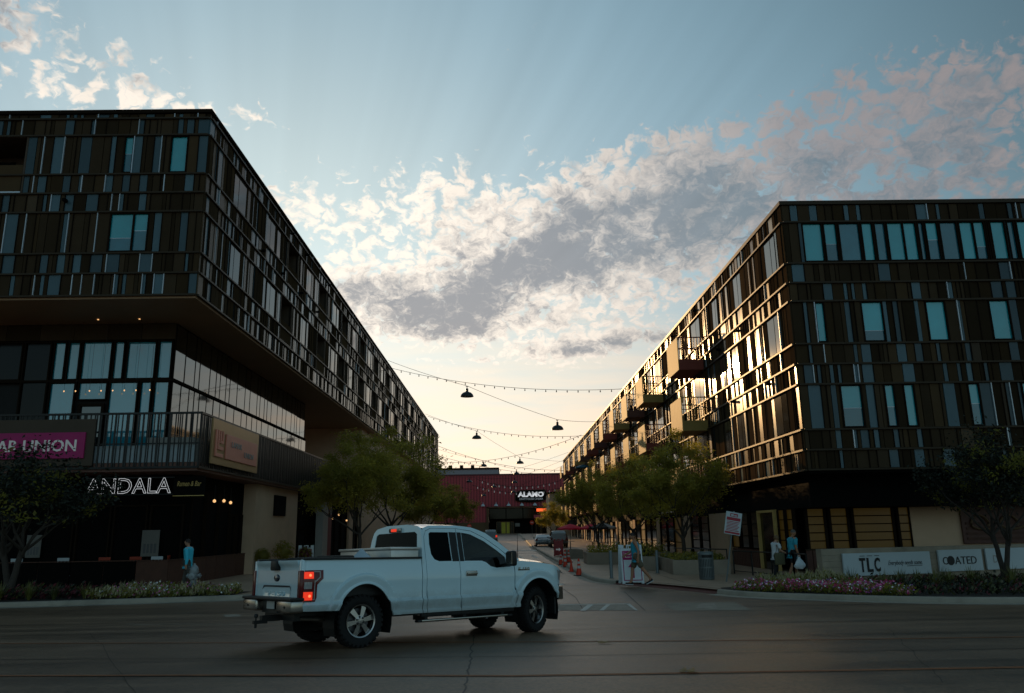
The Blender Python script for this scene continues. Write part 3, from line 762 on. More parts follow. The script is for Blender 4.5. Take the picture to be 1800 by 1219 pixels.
gs = Facade(lb, (GX, GY, 0), (0, 1, 0), (1, 0, 0), rzL)
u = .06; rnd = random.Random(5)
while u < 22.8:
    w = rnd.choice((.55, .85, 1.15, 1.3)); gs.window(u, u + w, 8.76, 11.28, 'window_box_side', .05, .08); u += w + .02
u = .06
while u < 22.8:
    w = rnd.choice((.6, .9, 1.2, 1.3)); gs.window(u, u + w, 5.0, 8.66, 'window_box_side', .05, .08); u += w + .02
for f_, L_ in ((gf, 14.5), (gs, 23.2)):
    f_.bar('mullion_rail', 'trim_dark', 0.0, L_, 8.66, 8.76, -.02, .09)
b = MB(); b.box(-FW, -2.42, 3.95, 27, 4.9, 11.3); b.build('core', 'backing', lb)
# terrace deck and its tall picket screen
TX, TY = -12.05, 31.0
b = MB(); b.box(-19.5, .18, 1.02, 40, 4.62, 4.86); b.box(-19.5, .16, 1.04, 39.9, 4.52, 4.62); b.build('terrace_slab', 'soffit_red', lb)
b = MB(); b.box(-19.5, .0, 1.15, 1.20, 4.88, 5.55); b.build('terrace_upstand', 'board_white', lb)
tf = Facade(lb, (TX, TY, 0), (-1, 0, 0), (0, -1, 0), 0.0); ts = Facade(lb, (TX, TY, 0), (0, 1, 0), (1, 0, 0), rzL)
for f_, L_, n_, sp in ((tf, 11.0, 78, .141), (ts, 28.6, 205, .139)):
    f_.bar('top_rail', 'rail_dark', -.03, L_, 6.77, 6.85, -.05, .05); f_.bar('mid_rail', 'rail_dark', 0.0, L_, 5.58, 5.63, -.06, -.02); f_.bar('bottom_rail', 'rail_dark', 0, L_, 4.62, 4.70, -.04, .04)
    for i in range(n_):
        f_.bar('baluster', 'rail_dark', i * sp - .012 + .03 * ((i * 7) % 3 - 1), i * sp + .028 + .03 * ((i * 7) % 3 - 1) + (.03 if i % 4 == 0 else 0), 4.70, 6.77, -.02, .02)
b = MB(); b.box(-2.1, -.25, 1.5, 2.6, 4.88, 5.9); b.box(-4.9, -2.9, 1.6, 2.2, 4.88, 5.35); b.build('terrace_planter', 'plaster_white', lb)
# ---------------- ground floor: dark shopfront
b = MB(); b.box(-19.5, -.9, 3.2, 40, 0, 4.52); b.build('shop_core', 'black_matte', lb)
sf = Facade(lb, (-13.2, 33.2, 0), (-1, 0, 0), (0, -1, 0), 0.0)
for i, (a, b_) in enumerate(((.1, 1.5), (1.6, 3.0), (3.1, 4.5), (4.6, 6.6), (6.7, 8.7), (8.8, 10.8), (10.9, 12.9))):
    sf.window(a, b_, .95, 3.3, 'store_glass', .07, .08)
    sf.bar('shop_dado', 'corten', a, b_, .13, .90, .0, .05)
ss = Facade(lb, (-13.15, 33.2, 0), (0, 1, 0), (1, 0, 0), rzL)
for a, b_ in ((.2, 1.7), (1.8, 3.3), (3.4, 4.9)): ss.window(a, b_, .95, 3.9, 'store_glass', .08, .08); ss.bar('shop_dado', 'corten', a, b_, .13, .92, .0, .06)
for a, b_ in ((5.0, 5.8), (5.9, 6.7)): ss.window(a, b_, .15, 3.0, 'store_glass', .11, .10)
b = MB(); b.box(-.9, -.28, 10.1, 18.2, .1, 4.55); b.build('plaster_wall', 'plaster_beige', lb)
b = MB(); b.box(-.28, -.20, 13.2, 15.4, 3.0, 4.1); b.build('wall_board', 'black_matte', lb)
for a, b_ in ((15.4, 17.4), (17.5, 19.6), (19.7, 21.6)): ss.window(a, b_, .2, 2.3, 'store_glass', .09, .08); ss.window(a, b_, 2.4, 4.4, 'store_glass', .09, .08)
b = MB(); b.box(-.6, -.1, 24.4, 25.9, .1, 4.5); b.build('column', 'plaster_white', lb)
b = MB(); b.box(-.6, -.28, 25.95, 27.9, .1, 4.2); b.box(-.62, -.15, 25.95, 30.5, 4.22, 4.45); b.build('red_pier', 'red_panel', lb)
for k in range(14):
    a = 26 + k * 2.4
    if a > 32 and k % 4 == 3: ss.bar('pier', 'plaster_beige', a, a + 1.6, .12, 4.4, -.1, .25)
    elif a > 27.6: ss.window(a, a + 2.2, .2, 4.2, 'store_glass', .1, .1)
b = MB(); b.box(-18, -.6, 41, SU, .1, 11.3); b.build('rear_core', 'plaster_beige', lb)
# ================================================================== RIGHT BUILDING
RX, RY, REND = 11.65, 30.0, 153.0
rb = thing('apartment_building', 'dark bronze panelled apartment block on the right with boxy balconies over the street', 'building', (RX, RY, 0))
RR = [(4.10, 4.86, 's'), (4.86, 5.64, 's'), (5.64, 7.42, 'w'), (7.42, 8.23, 's'), (8.23, 9.05, 's'), (9.05, 10.81, 'w'), (10.81, 11.59, 's'), (11.59, 12.42, 's'), (12.42, 14.21, 'w'), (14.21, 14.97, 's')]
RW = 22.0
rf = Facade(rb, (RX, RY, 0), (1, 0, 0), (0, -1, 0), 0.0)
DIM = [(13.90, 14.80), (15.39, 15.87), (17.19, 17.47), (18.09, 18.86), (20.03, 20.17), (20.9, 21.25)]      # darker panes between the bright ones
rw = {8: [(12.40, 13.25), (13.28, 13.85), (14.84, 15.35), (15.9, 17.15), (17.5, 18.05), (18.9, 20.0), (20.2, 20.85), (21.3, 22.2)] + DIM,
      5: [(12.57, 12.98), (14.44, 15.33), (17.05, 17.88), (19.62, 20.46), (22.2, 23.0)],
      2: [(13.22, 14.08), (14.95, 15.38), (15.71, 16.17), (18.26, 18.74), (20.4, 21.1)]}
opR = {k: [(a - RX, b_ - RX, 'win') for a, b_ in sorted(v)] for k, v in rw.items()}
rf.panels(RR, RW, opR, 31, 215, (52, 18, 27, 3), .30)
for ri, v in rw.items():
    z0, z1, _ = RR[ri]
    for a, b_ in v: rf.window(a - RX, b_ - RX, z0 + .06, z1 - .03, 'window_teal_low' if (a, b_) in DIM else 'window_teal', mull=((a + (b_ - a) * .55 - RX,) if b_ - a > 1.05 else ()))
rzR = -math.pi / 2
rs = Facade(rb, (RX, RY, 0), (0, 1, 0), (-1, 0, 0), rzR)
RU = REND - RY; opW = {2: [], 5: [], 8: []}; winR = []
BALY = [43.8, 55.6, 63.2, 71.2, 79.3, 87.4, 95.5, 103.6, 112, 121, 130, 139]
rnd = random.Random(9)
for ri in (2, 5, 8):
    z0, z1, _ = RR[ri]
    wl = [(1.3, 2.9), (7.2, 8.3), (9.6, 10.6)] if ri != 8 else [(1.0, 2.4), (6.0, 7.2), (10.2, 11.3)]
    for k, yb in enumerate(BALY): wl += [(yb - 30 + .3, yb - 30 + 2.5)] + ([(yb - 30 + 4.4, yb - 30 + 5.6)] if k else [(yb - 30 + 5.2, yb - 30 + 6.5), (yb - 30 + 8.6, yb - 30 + 9.6)])
    for a, b_ in wl: opW[ri].append((a, b_, 'win')); winR.append((a, b_, z0 + .06, z1 - .03))
rs.panels(RR, RU, opW, 41, 85, (42, 22, 16, 20), .12)
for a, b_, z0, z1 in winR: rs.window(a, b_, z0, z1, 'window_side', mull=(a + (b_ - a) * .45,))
b = MB(); b.box(-.10, RW, -.12, RU, 14.97, 15.13); b.build('parapet', 'ledge', rb)
b = MB(); b.box(.3, RW - .1, .3, RU - .3, 14.6, 14.95); b.build('roof', 'pavement', rb)
b = MB(); b.box(.25, RW, .25, RU - .2, 4.15, 14.6); b.build('core', 'backing', rb)
b = MB(); b.box(.02, RW, .02, RU, 3.98, 4.08); b.build('soffit', 'black_matte', rb)
b = MB(); b.box(-.02, RW, RU - .02, RU + .1, 2, 15); b.build('end_wall', 'panel_matte', rb)
for u, z in ((3.0, 8.0), (8.4, 8.1), (6.6, 11.3), (10.2, 11.2), (14.6, 14.6), (21, 14.6)): child('wall_lamp', sc_me, rb, rs.P(u, .16, z), rz=rzR)
# boxy balconies on the street face: solid outer screen, barred sides
BC = [['balc_brown', 'balc_olive', 'balc_dark', 'balc_olive', 'balc_brown', 'balc_dark', 'balc_brown', 'balc_dark', 'balc_olive', 'balc_dark', 'balc_brown', 'balc_dark'],
      ['balc_olive', 'balc_brown', 'balc_olive', 'balc_brown', 'balc_dark', 'balc_brown', 'balc_olive', 'balc_dark', 'balc_brown', 'balc_olive', 'balc_dark', 'balc_brown'],
      ['balc_brown', 'balc_dark', 'balc_olive', 'balc_brown', 'balc_dark', 'balc_brown', 'balc_olive', 'balc_dark', 'balc_brown', 'balc_olive', 'balc_dark', 'balc_brown']]
BZ = [10.88, 7.36, 3.95]
for r_ in range(3):
    for k, yb in enumerate(BALY):
        if r_ == 2 and k == 0: yb = 45.0
        z0 = BZ[r_]; m = BC[r_][k]; y0, y1 = yb - RY, yb - RY + 2.9; xo = 10.15 - RX
        b = MB(); b.box(xo + .05, .0, y0 + .05, y1 - .05, z0, z0 + .14); b.box(xo + .05, 0, y0, y0 + .05, z0 - .02, z0 + .56); b.box(xo + .05, 0, y1 - .05, y1, z0 + .14, z0 + .50)
        bal = b.build('balcony', m, rb)
        MB().bbox(xo, xo + .05, y0 - .01, y1 + .01, z0 - .02, z0 + 1.93, .008).build('outer_screen', 'gold_panel', bal)
        b = MB(); rnd = random.Random(k * 3 + r_)
        for yy in (y0 + .025, y1 - .025):
            b.box(xo + .05, 0, yy - .025, yy + .025, z0 + 1.86, z0 + 1.92); b.box(xo + .05, 0, yy - .02, yy + .02, z0 + 1.18, z0 + 1.22)
            n_ = 9 if k < 5 else 6
            for i in range(n_): x_ = xo + .12 + (1.35) * i / (n_ - 1); b.box(x_ - .018, x_ + .018, yy - .018, yy + .018, z0 + .5, z0 + 1.86)
        b.build('railing', m, bal)
        if k < 6:      # a couple of plain things kept out there
            b = MB(); x_ = xo + rnd.uniform(.3, .5); b.box(x_, x_ + .5, y0 + .5, y0 + 1.0, z0 + .14, z0 + .6); b.box(x_, x_ + .06, y0 + .5, y0 + 1.0, z0 + .6, z0 + 1.05); b.build('seat', 'black_matte', bal)
# ---------------- ground floor of the right building
b = MB(); b.box(.45, RW, 1.2, RU, 2.72, 3.98); b.build('canopy_band', 'black_matte', rb)
b = MB(); b.box(1.2, RW, 3.4, RU, 0, 3.97); b.build('shop_core', 'black_matte', rb)
qf = Facade(rb, (12.2, 32.5, 0), (1, 0, 0), (0, -1, 0), 0.0)
def grid_window(f_, a, b_, z0, z1, n_, pane='store_glow'):
    w = MB()
    f_.join(w, 0, a, a + .10, z0, z1, -.05, .08); f_.join(w, 0, b_ - .10, b_, z0, z1, -.05, .08)
    for i in range(n_ + 1): zz = z0 + (z1 - z0) * i / n_; f_.join(w, 0, a + .10, b_ - .10, zz - .02, zz + .02, -.04, .06)
    wo = w.build('window', 'trim_dark', f_.b)
    for i in range(n_):
        h = (z1 - z0) / n_; f_.bar('pane', pane, a + .10, b_ - .10, z0 + h * i + .02, z0 + h * (i + 1) - .02, .0, .015, wo)
for a, b_ in ((.1, .95), (1.05, 1.9), (2.0, 3.75), (3.85, 4.45)): grid_window(qf, a, b_, 1.08, 2.70, 5)
for a in range(0, 17): qf.bar('slat', 'wood_slat', .02 + a * .26, .02 + a * .26 + .235, .12, 1.04, -.03, .03 + .012 * (a % 2))
qf.bar('sill', 'ledge', 0, 4.5, 1.04, 1.08, -.04, .10)
b = MB(); b.box(4.95, 14, 2.4, 3.3, .1, 2.70); b.build('plaster_wall', 'plaster_beige', rb)
qs = Facade(rb, (11.95, 32.5, 0), (0, 1, 0), (-1, 0, 0), rzR)
for a, b_ in ((.2, 1.1), (1.2, 2.1)): grid_window(qs, a, b_, 1.0, 2.7, 4)
b = MB(); qs.join(b, 0, 2.3, 2.42, .1, 2.72, -.02, .16); qs.join(b, 0, 4.5, 4.62, .1, 2.72, -.02, .16); qs.join(b, 0, 2.42, 4.5, 2.62, 2.72, -.02, .16); b.build('door_frame', 'gold_panel', rb)  # gold colour paints the orange sunlight onto the frame edges
qs.bar('door_leaf', 'store_glass', 2.45, 4.47, .14, 2.6, -.02, .04)
for a, b_ in ((4.7, 6.2), (6.3, 7.8), (7.9, 9.3)): grid_window(qs, a, b_, 1.0, 2.7, 3, 'store_glass' if a < 7 else 'store_glow')
for a in range(0, 34): qs.bar('slat', 'wood_slat', 4.7 + a * .135, 4.7 + a * .135 + .115, .12, .95, -.02, .05 + .012 * (a % 2))
b = MB(); qs.join(b, 0, 9.9, 13.6, .1, 2.75, -.4, .08); b.build('plaster_wall', 'plaster_beige', rb)
for a, b_ in ((13.9, 16.0), (16.1, 18.4)): grid_window(qs, a, b_, .3, 2.7, 5, 'store_glass')
b = MB(); qs.join(b, 0, 18.6, 20.6, .1, 2.75, -.4, .08); b.build('plaster_wall', 'plaster_beige', rb)
a = 21.0; k = 0
while a < 110:
    if k % 5 == 3: qs.bar('pier', 'plaster_beige', a, a + 1.2, .12, 2.75, -.1, .10); a += 1.4
    else: grid_window(qs, a, a + 2.4, .2, 2.7, 3, 'store_glass' if k % 3 else 'store_glow'); a += 2.5
    k += 1
# ================================================================== CINEMA AT THE END OF THE STREET
CY = 196.0
cz = 1.3
c0, c1 = at_y(768, 900, CY).x - 12, at_y(984, 900, CY).x + 10
ctop = at_y(900, 835.5, CY).z
cn = thing('cinema', 'dark red corrugated cinema with a lit name sign closing the end of the street', 'building', (c0, CY, cz))
cw = c1 - c0; ch_ = ctop - cz
cx = lambda px: at_y(px, 880, CY).x - c0
czz = lambda py: at_y(900, py, CY).z - cz
b = MB(); b.box(0, cx(857), 0, 40, czz(918), ch_); b.box(cx(857), cw, 0, 40, czz(892), ch_); b.build('wall', 'cinema_red', cn)
b = MB(); x = 0.2
while x < cw: b.box(x, x + .12, -.10, .0, czz(892) if x > cx(857) else czz(918), ch_ - .1); x += .72
b.build('seam', 'cinema_ridge', cn, kind='stuff')
b = MB(); b.box(-.1, cw, -.15, .2, ch_, ch_ + .35); b.build('parapet', 'cinema_ridge', cn)
b = MB(); b.box(0, cx(857), -.3, .3, -1, czz(918)); b.box(cx(855), cx(858.5), -.5, 0, -1, czz(891)); b.box(cx(855), cw, -.5, .2, czz(893), czz(891)); b.build('base_wall', 'cinema_tan', cn)
b = MB(); b.box(cx(858.5), cw, 3.0, 3.2, -1, czz(893)); b.build('entrance_recess', 'black_matte', cn)
for i in range(5):
    a0 = cx(860) + i * 4.2; b = MB(); b.box(a0, a0 + 4.0, 1.0, 1.06, czz(912), czz(894)); b.build('upper_window', 'store_glass', cn)
for a_, b_2, m in ((872, 880, 'store_glass'), (880, 889, 'poster_yellow'), (889, 896, 'poster_yellow'), (897, 903, 'store_glass'), (941, 950, 'store_glass'), (951, 960, 'store_glass')):
    b = MB(); b.box(cx(a_) + .12, cx(b_2) - .12, .95, 1.0, -.2, czz(918)); d = b.build('entrance_door', m, cn)
    f2 = MB(); f2.box(cx(a_), cx(a_) + .12, .85, 1.05, -.3, czz(917)); f2.box(cx(b_2) - .12, cx(b_2), .85, 1.05, -.3, czz(917)); f2.box(cx(a_) + .12, cx(b_2) - .12, .85, 1.05, czz(917) - .15, czz(917)); f2.build('frame', 'cinema_tan', d)
b = MB(); b.box(cx(905), cx(913), .9, .95, czz(926), czz(920)); b.build('notice', 'paper', cn)
b = MB(); b.box(cx(943), cx(960), .6, .7, czz(900), czz(895)); b.build('entrance_neon', 'orange_glow', cn)
b = MB(); b.box(cx(938), cx(956), .4, 1, czz(912), czz(906)); b.build('canopy', 'cinema_red', cn)
for i, px in enumerate((849, 872, 894, 917, 940)):
    b = MB(); b.lathe([(.1, .5), (.35, .3), (.55, -.1), (.5, -.1)], 10); b.tube([(0, 0, .5), (0, .5, .9)], .05, 5); b.build('wall_lamp', 'board_white', cn, loc=(cx(px), -.6, czz(889)))
bg = thing('rear_hall', 'pale grey windowless hall rising behind the red cinema', 'building', (at_y(762, 900, 226).x - 8, 226, cz))
wd = at_y(877, 900, 226).x - bg.location.x; ht = at_y(820, 823, 226).z - cz
b = MB(); b.box(0, wd, 0, 30, -1, ht - .5); b.build('wall', 'cinema_grey', bg)
b = MB(); b.box(-.2, wd + .2, -.2, 30, ht - .5, ht); b.build('roof_edge', 'trim_dark', bg)
for i in range(4): MB().bbox(9 + i * 3.2, 10 + i * 3.2, 1, 2, ht, ht + .9, .08).build('roof_vent', 'trim_dark', bg)
# pale low wall at the end of the right-hand block
pw_ = thing('annexe', 'low pale plastered annexe at the far end of the right block', 'building', (9.0, 158, 1.0))
MB().box(0, 8, 0, 12, -1, 8).build('wall', 'plaster_beige', pw_); MB().box(-.2, 8.2, -.2, 12.2, 8, 8.3).build('roof', 'trim_dark', pw_)
# ================================================================== PICKUP TRUCK
def inside(p, poly):
    x, y = p; c = False; n = len(poly)
    for i in range(n):
        x1, y1 = poly[i]; x2, y2 = poly[i - 1]
        if (y1 > y) != (y2 > y) and x < (x2 - x1) * (y - y1) / (y2 - y1) + x1: c = not c
    return c
def skin_panel(outline, holes, fn, step=.05, thick=.03, dens=.03, feat=()):
    """triangulate a flat outline with holes, then bend it with fn(a, b, inset) -> 3D point; edges turn inwards by 'thick'"""
    loops = [densify(list(l) + [l[0]], dens)[:-1] for l in [outline] + list(holes)]
    pts, edges = [], []
    for l in loops:
        o = len(pts); pts += l; edges += [(o + i, o + (i + 1) % len(l)) for i in range(len(l))]
    xs = [p[0] for p in outline]; zs = [p[1] for p in outline]; nb = len(pts)
    ds = dens * .6
    x = min(xs) + step * .5
    while x < max(xs):
        z = min(zs) + step * .5
        while z < max(zs):
            if inside((x, z), outline) and not any(inside((x, z), h) for h in holes):
                if min((x - q[0]) ** 2 + (z - q[1]) ** 2 for q in pts[:nb]) > ds * ds: pts.append((x, z))
            z += step
        x += step
    if feat:
        keep = [q for q in feat if inside(q, outline) and not any(inside(q, h) for h in holes) and min((q[0] - e[0]) ** 2 + (q[1] - e[1]) ** 2 for e in pts[:nb]) > 3e-5]
        pts = pts[:nb] + [q for q in pts[nb:] if min(((q[0] - e[0]) ** 2 + (q[1] - e[1]) ** 2 for e in keep), default=1) > .0002] + keep
    r = delaunay_2d_cdt([Vector(p) for p in pts], edges, [], 0, 1e-6)
    V2 = [(v.x, v.y) for v in r[0]]
    F = []
    for f in r[2]:
        c = (sum(V2[i][0] for i in f) / len(f), sum(V2[i][1] for i in f) / len(f))
        if inside(c, outline) and not any(inside(c, h) for h in holes): F.append(tuple(f))
    vs = [fn(a, b_, 0.0) for a, b_ in V2]
    cnt = {}
    for f in F:
        for i in range(len(f)): e = (f[i], f[(i + 1) % len(f)]); cnt[e] = 1
    skirt = {}
    for (i, j) in list(cnt):
        if (j, i) not in cnt:
            for k in (i, j):
                if k not in skirt: skirt[k] = len(vs); vs.append(fn(*V2[k], thick))
            F.append((j, i, skirt[i], skirt[j]))
    b = MB(); b.add(vs, F); return b
def ell(cx, cz, rx, rz, a0, a1, n=22): return [(cx + rx * cos(rad(a0 + (a1 - a0) * i / n)), cz + rz * sin(rad(a0 + (a1 - a0) * i / n))) for i in range(n + 1)]
WB = 3.68; AX = (0.0, WB)
def Wt(x, z):
    w = .958 + .040 * (1 - sm(.685, .735, z)) - .030 * (1 - sm(.56, .685, z)) + .022 * (1 - sm(.505, .54, z)) - .05 * (1 - sm(.38, .47, z))
    w -= .050 * sm(.98, 1.40, z) ** 1.4 - .006 * sm(.9, 1.02, z)
    if z > 1.33: w -= (z - 1.33) * .235
    if z > 1.84: w -= (z - 1.84) ** 2 * 9
    if x > 3.95: w -= .30 * ((x - 3.95) / .6) ** 2.2
    if x < -.97: w -= .05 * ((-.97 - x) / .10) ** 2
    for cx in AX:
        r = math.hypot(x - cx, (z - .42) * .93)
        w += .050 * (1 - sm(.645, .672, r)) - .016 * (1 - sm(.56, .63, r)) + .014 * (1 - sm(.525, .55, r))
    return w
FEAT = [(cx + r * cos(rad(a)), .42 + r * sin(rad(a)) / .93) for cx in AX for r in (.525, .55, .56, .595, .63, .645, .6585, .672, .70) for a in range(-12, 193, 3)]
FEAT += [(-1.05 + .035 * i, z) for i in range(160) for z in (.735, .722, .71, .697, .685, .64, .59, .56, .54, .522, .505) if all(math.hypot(-1.05 + .035 * i - cx, (z - .42) * .93) > .685 for cx in AX)]
def side(s, off=0.0): return lambda x, z, t: (x, s * (Wt(x, z) + off - t), z)
P1 = at_y(634.9, 1091.9, 13.0); P2 = at_y(941, 1071.3, 15.29)
fwd = (P2 - P1); TS = fwd.length / WB; fwd.normalize()
hd = math.atan2(fwd.y, fwd.x)
left = Vector((-sin(hd), cos(hd), -.030)); left = (left - fwd * left.dot(fwd)).normalized(); upv = fwd.cross(left)
org = P1 + (left * .87 - upv * .405) * TS
tk = thing('pickup_truck', 'white extended cab pickup truck with brake lights lit, turning into the side street', 'pickup truck')
tk.matrix_world = Matrix(((fwd.x, left.x, upv.x, org.x), (fwd.y, left.y, upv.y, org.y), (fwd.z, left.z, upv.z, org.z), (0, 0, 0, 1))) @ Matrix.Scale(TS, 4)
ARC0 = ell(0, .40, .50, .575, 161, 7.5); ARC1 = ell(WB, .40, .50, .575, 187, -7)
bedP = [(-1.06, .60), (-.62, .59)] + ARC0 + [(.60, .475), (1.085, .475), (1.085, 1.36), (-1.06, 1.36)]
cabP = [(1.10, .475), (1.178, .475), (1.178, 1.36), (1.187, 1.72), (1.235, 1.825), (1.345, 1.868), (1.89, 1.872), (2.225, 1.832), (2.51, 1.712), (2.81, 1.532), (3.11, 1.31), (3.13, 1.285), (3.27, 1.30),
        (3.15, 1.405), (2.85, 1.615), (2.55, 1.795), (2.25, 1.895), (1.9, 1.925), (1.35, 1.918), (1.20, 1.87), (1.135, 1.76), (1.115, 1.55), (1.10, 1.36)]
rdP = [(1.190, .475), (1.880, .475), (1.880, 1.866), (1.35, 1.862), (1.243, 1.818), (1.196, 1.715), (1.187, 1.36)]
fdP = [(1.894, .475), (3.052, .475), (3.107, .60), (3.114, 1.16), (3.098, 1.295), (2.805, 1.522), (2.505, 1.702), (2.222, 1.822), (1.892, 1.864)]
rwin = [(1.30, 1.775), (1.335, 1.80), (1.715, 1.80), (1.725, 1.305), (1.45, 1.305), (1.36, 1.335), (1.305, 1.42), (1.285, 1.60)]
fwin = [(2.00, 1.798), (2.20, 1.768), (2.48, 1.652), (2.76, 1.482), (2.93, 1.36), (2.955, 1.19), (2.70, 1.175), (2.57, 1.205), (2.47, 1.275), (2.38, 1.303), (2.00, 1.305)]
fenP = [(3.128, .60), (3.075, .475), (3.10, .475)] + ell(WB, .40, .50, .575, 172, 20)[0:] + [(4.18, .60), (4.22, .80), (4.34, .86), (4.40, .98), (4.395, 1.10), (4.28, 1.165), (4.05, 1.215), (3.7, 1.258), (3.3, 1.292), (3.14, 1.275), (3.132, 1.16)]
for s_ in (-1, 1):
    skin_panel(bedP, [], side(s_), feat=FEAT).build('bed_side', 'car_white', tk, smooth=24)
    skin_panel(cabP, [], side(s_), feat=FEAT).build('cab_side', 'car_white', tk, smooth=24)
    d = skin_panel(rdP, [rwin], side(s_), feat=FEAT).build('door', 'car_white', tk, smooth=24)
    skin_panel([(1.735, 1.30), (1.876, 1.30), (1.876, 1.80), (1.725, 1.805)], [], side(s_, .004)).build('pillar_trim', 'black_plastic', d, smooth=24)
    skin_panel(rwin, [], side(s_, -.014), thick=.004).build('window_glass', 'car_glass_dark', d, smooth=60)
    d = skin_panel(fdP, [fwin], side(s_), feat=FEAT).build('door', 'car_white', tk, smooth=24)
    skin_panel([(1.898, 1.30), (1.99, 1.30), (1.99, 1.80), (1.898, 1.803)], [], side(s_, .004)).build('pillar_trim', 'black_plastic', d, smooth=24)
    skin_panel(fwin, [], side(s_, -.014), thick=.004).build('window_glass', 'car_glass', d, smooth=60)
    h = MB().bbox(2.0, 2.24, -.02, .0, 1.045, 1.135, .012); h.bbox(2.01, 2.23, -.055, -.03, 1.072, 1.108, .012)
    for i, v in enumerate(h.v): h.v[i] = (v[0], s_ * (Wt(2.1, 1.09) - v[1] * 1.0 - .0), v[2])
    h.build('handle', 'chrome', d, smooth=40)
    skin_panel(fenP, [], side(s_), feat=FEAT).build('fender', 'car_white', tk, smooth=24)
    hl = [(4.23, 1.11), (4.385, 1.075), (4.39, .98), (4.33, .90), (4.27, .95)]
    skin_panel(hl, [], side(s_, .006), .04, .02).build('headlight', 'lens_clear', tk, smooth=24)
    # taillight: dark red C-shaped lamp with two lit cells and a clear one between
    tl = [(-1.055, .735), (-.86, .735), (-.835, .80), (-.835, .985), (-.735, 1.075), (-.735, 1.20), (-1.055, 1.20)]
    t = skin_panel(tl, [], side(s_, .010), .04, .03).build('taillight', 'tail_red', tk, smooth=24)
    skin_panel([(-1.045, 1.075), (-.90, 1.075), (-.90, 1.175), (-1.045, 1.175)], [], side(s_, .016), .04, .004).build('brake_lamp', 'brake_lit', t)
    skin_panel([(-1.045, .76), (-.91, .76), (-.91, .88), (-1.045, .88)], [], side(s_, .016), .04, .004).build('brake_lamp', 'brake_lit', t)
    skin_panel([(-1.040, .925), (-.925, .925), (-.925, 1.025), (-1.040, 1.025)], [], side(s_, .016), .04, .004).build('reverse_lamp', 'lens_clear', t)
    for zc in (1.125, .82):
        MB().lathe([(.0, .02), (.016, .016), (.022, .0)], 12, X=Matrix.Translation((-.955, s_ * (Wt(-.955, zc) + .012), zc)) @ Matrix.Rotation(s_ * -pi / 2, 4, 'X')).build('bulb', 'brake_hot', t)
    skin_panel([(-.895, 1.17), (-.80, 1.17), (-.80, 1.10), (-.865, 1.045), (-.885, 1.045), (-.885, .775), (-.90, .775), (-.90, .76), (-.870, .76), (-.870, 1.035), (-.855, 1.03), (-.782, 1.092), (-.782, 1.186), (-.895, 1.186)], [], side(s_, .015), .05, .003, .02).build('light_guide', 'lens_clear', t)
    # rear corner post behind the lamp
    b = MB(); b.bbox(-1.085, -1.02, min(s_ * .815, s_ * .935), max(s_ * .815, s_ * .935), .60, 1.355, .02); b.build('corner_post', 'car_white', tk, smooth=40)
    b = MB(); b.bbox(-1.10, -1.04, min(s_ * .83, s_ * .945), max(s_ * .83, s_ * .945), .735, 1.20, .015); b.build('lamp_return', 'tail_red', t, smooth=40)
    b = MB(); b.bbox(-1.05, 1.085, min(s_ * .80, s_ * .945), max(s_ * .80, s_ * .945), 1.352, 1.384, .01); b.build('bed_rail', 'black_plastic', tk, smooth=40)
    b = MB(); b.box(-1.03, 1.07, min(s_ * .80, s_ * .83), max(s_ * .80, s_ * .83), .80, 1.352); b.build('bed_inner_wall', 'black_plastic', tk)
    # door mirror
    b = MB(); b.bbox(2.82, 2.94, min(s_ * 1.06, s_ * 1.27), max(s_ * 1.06, s_ * 1.27), 1.20, 1.47, .04, seg=3); b.bbox(2.84, 2.92, min(s_ * .9, s_ * 1.1), max(s_ * .9, s_ * 1.1), 1.19, 1.25, .015)
    mo = b.build('door_mirror', 'black_plastic', tk, smooth=40)
    MB().box(2.812, 2.82, min(s_ * 1.08, s_ * 1.25), max(s_ * 1.08, s_ * 1.25), 1.235, 1.44).build('mirror_glass', 'chrome', mo)
    # step bar
    b = MB(); b.bbox(.98, 3.02, min(s_ * .90, s_ * 1.0), max(s_ * .90, s_ * 1.0), .325, .365, .012)
    for xx in (1.2, 2.0, 2.85): b.box(xx - .03, xx + .03, min(s_ * .55, s_ * .92), max(s_ * .55, s_ * .92), .345, .42)
    st = b.build('running_board', 'black_plastic', tk, smooth=40)
    MB().bbox(1.06, 2.9, min(s_ * .985, s_ * 1.008), max(s_ * .985, s_ * 1.008), .334, .364, .008).build('bright_strip', 'chrome', st, smooth=40)
    b = MB(); b.bbox(1.10, 3.12, min(s_ * .86, s_ * .93), max(s_ * .86, s_ * .93), .40, .48, .01); b.build('rocker', 'black_plastic', tk, smooth=40)
    # inner wheel arches
    for cx in AX:
        b = MB(); n_ = 18; vs = []; fsn = []
        for i in range(n_ + 1):
            a = rad(200 - 220 * i / n_); vs += [(cx + .515 * cos(a), s_ * .56, .40 + .59 * sin(a)), (cx + .515 * cos(a), s_ * .95, .40 + .59 * sin(a))]
        fsn = [(2 * i, 2 * i + 1, 2 * i + 3, 2 * i + 2) for i in range(n_)] + [tuple(2 * i for i in range(n_ + 1))]
        b.add(vs, fsn); b.build('wheel_arch', 'black_plastic', tk)
    b = MB(); b.bbox(4.12, 4.16, min(s_ * .62, s_ * .93), max(s_ * .62, s_ * .93), .30, .62, .01); b.build('mud_flap', 'black_plastic', tk)
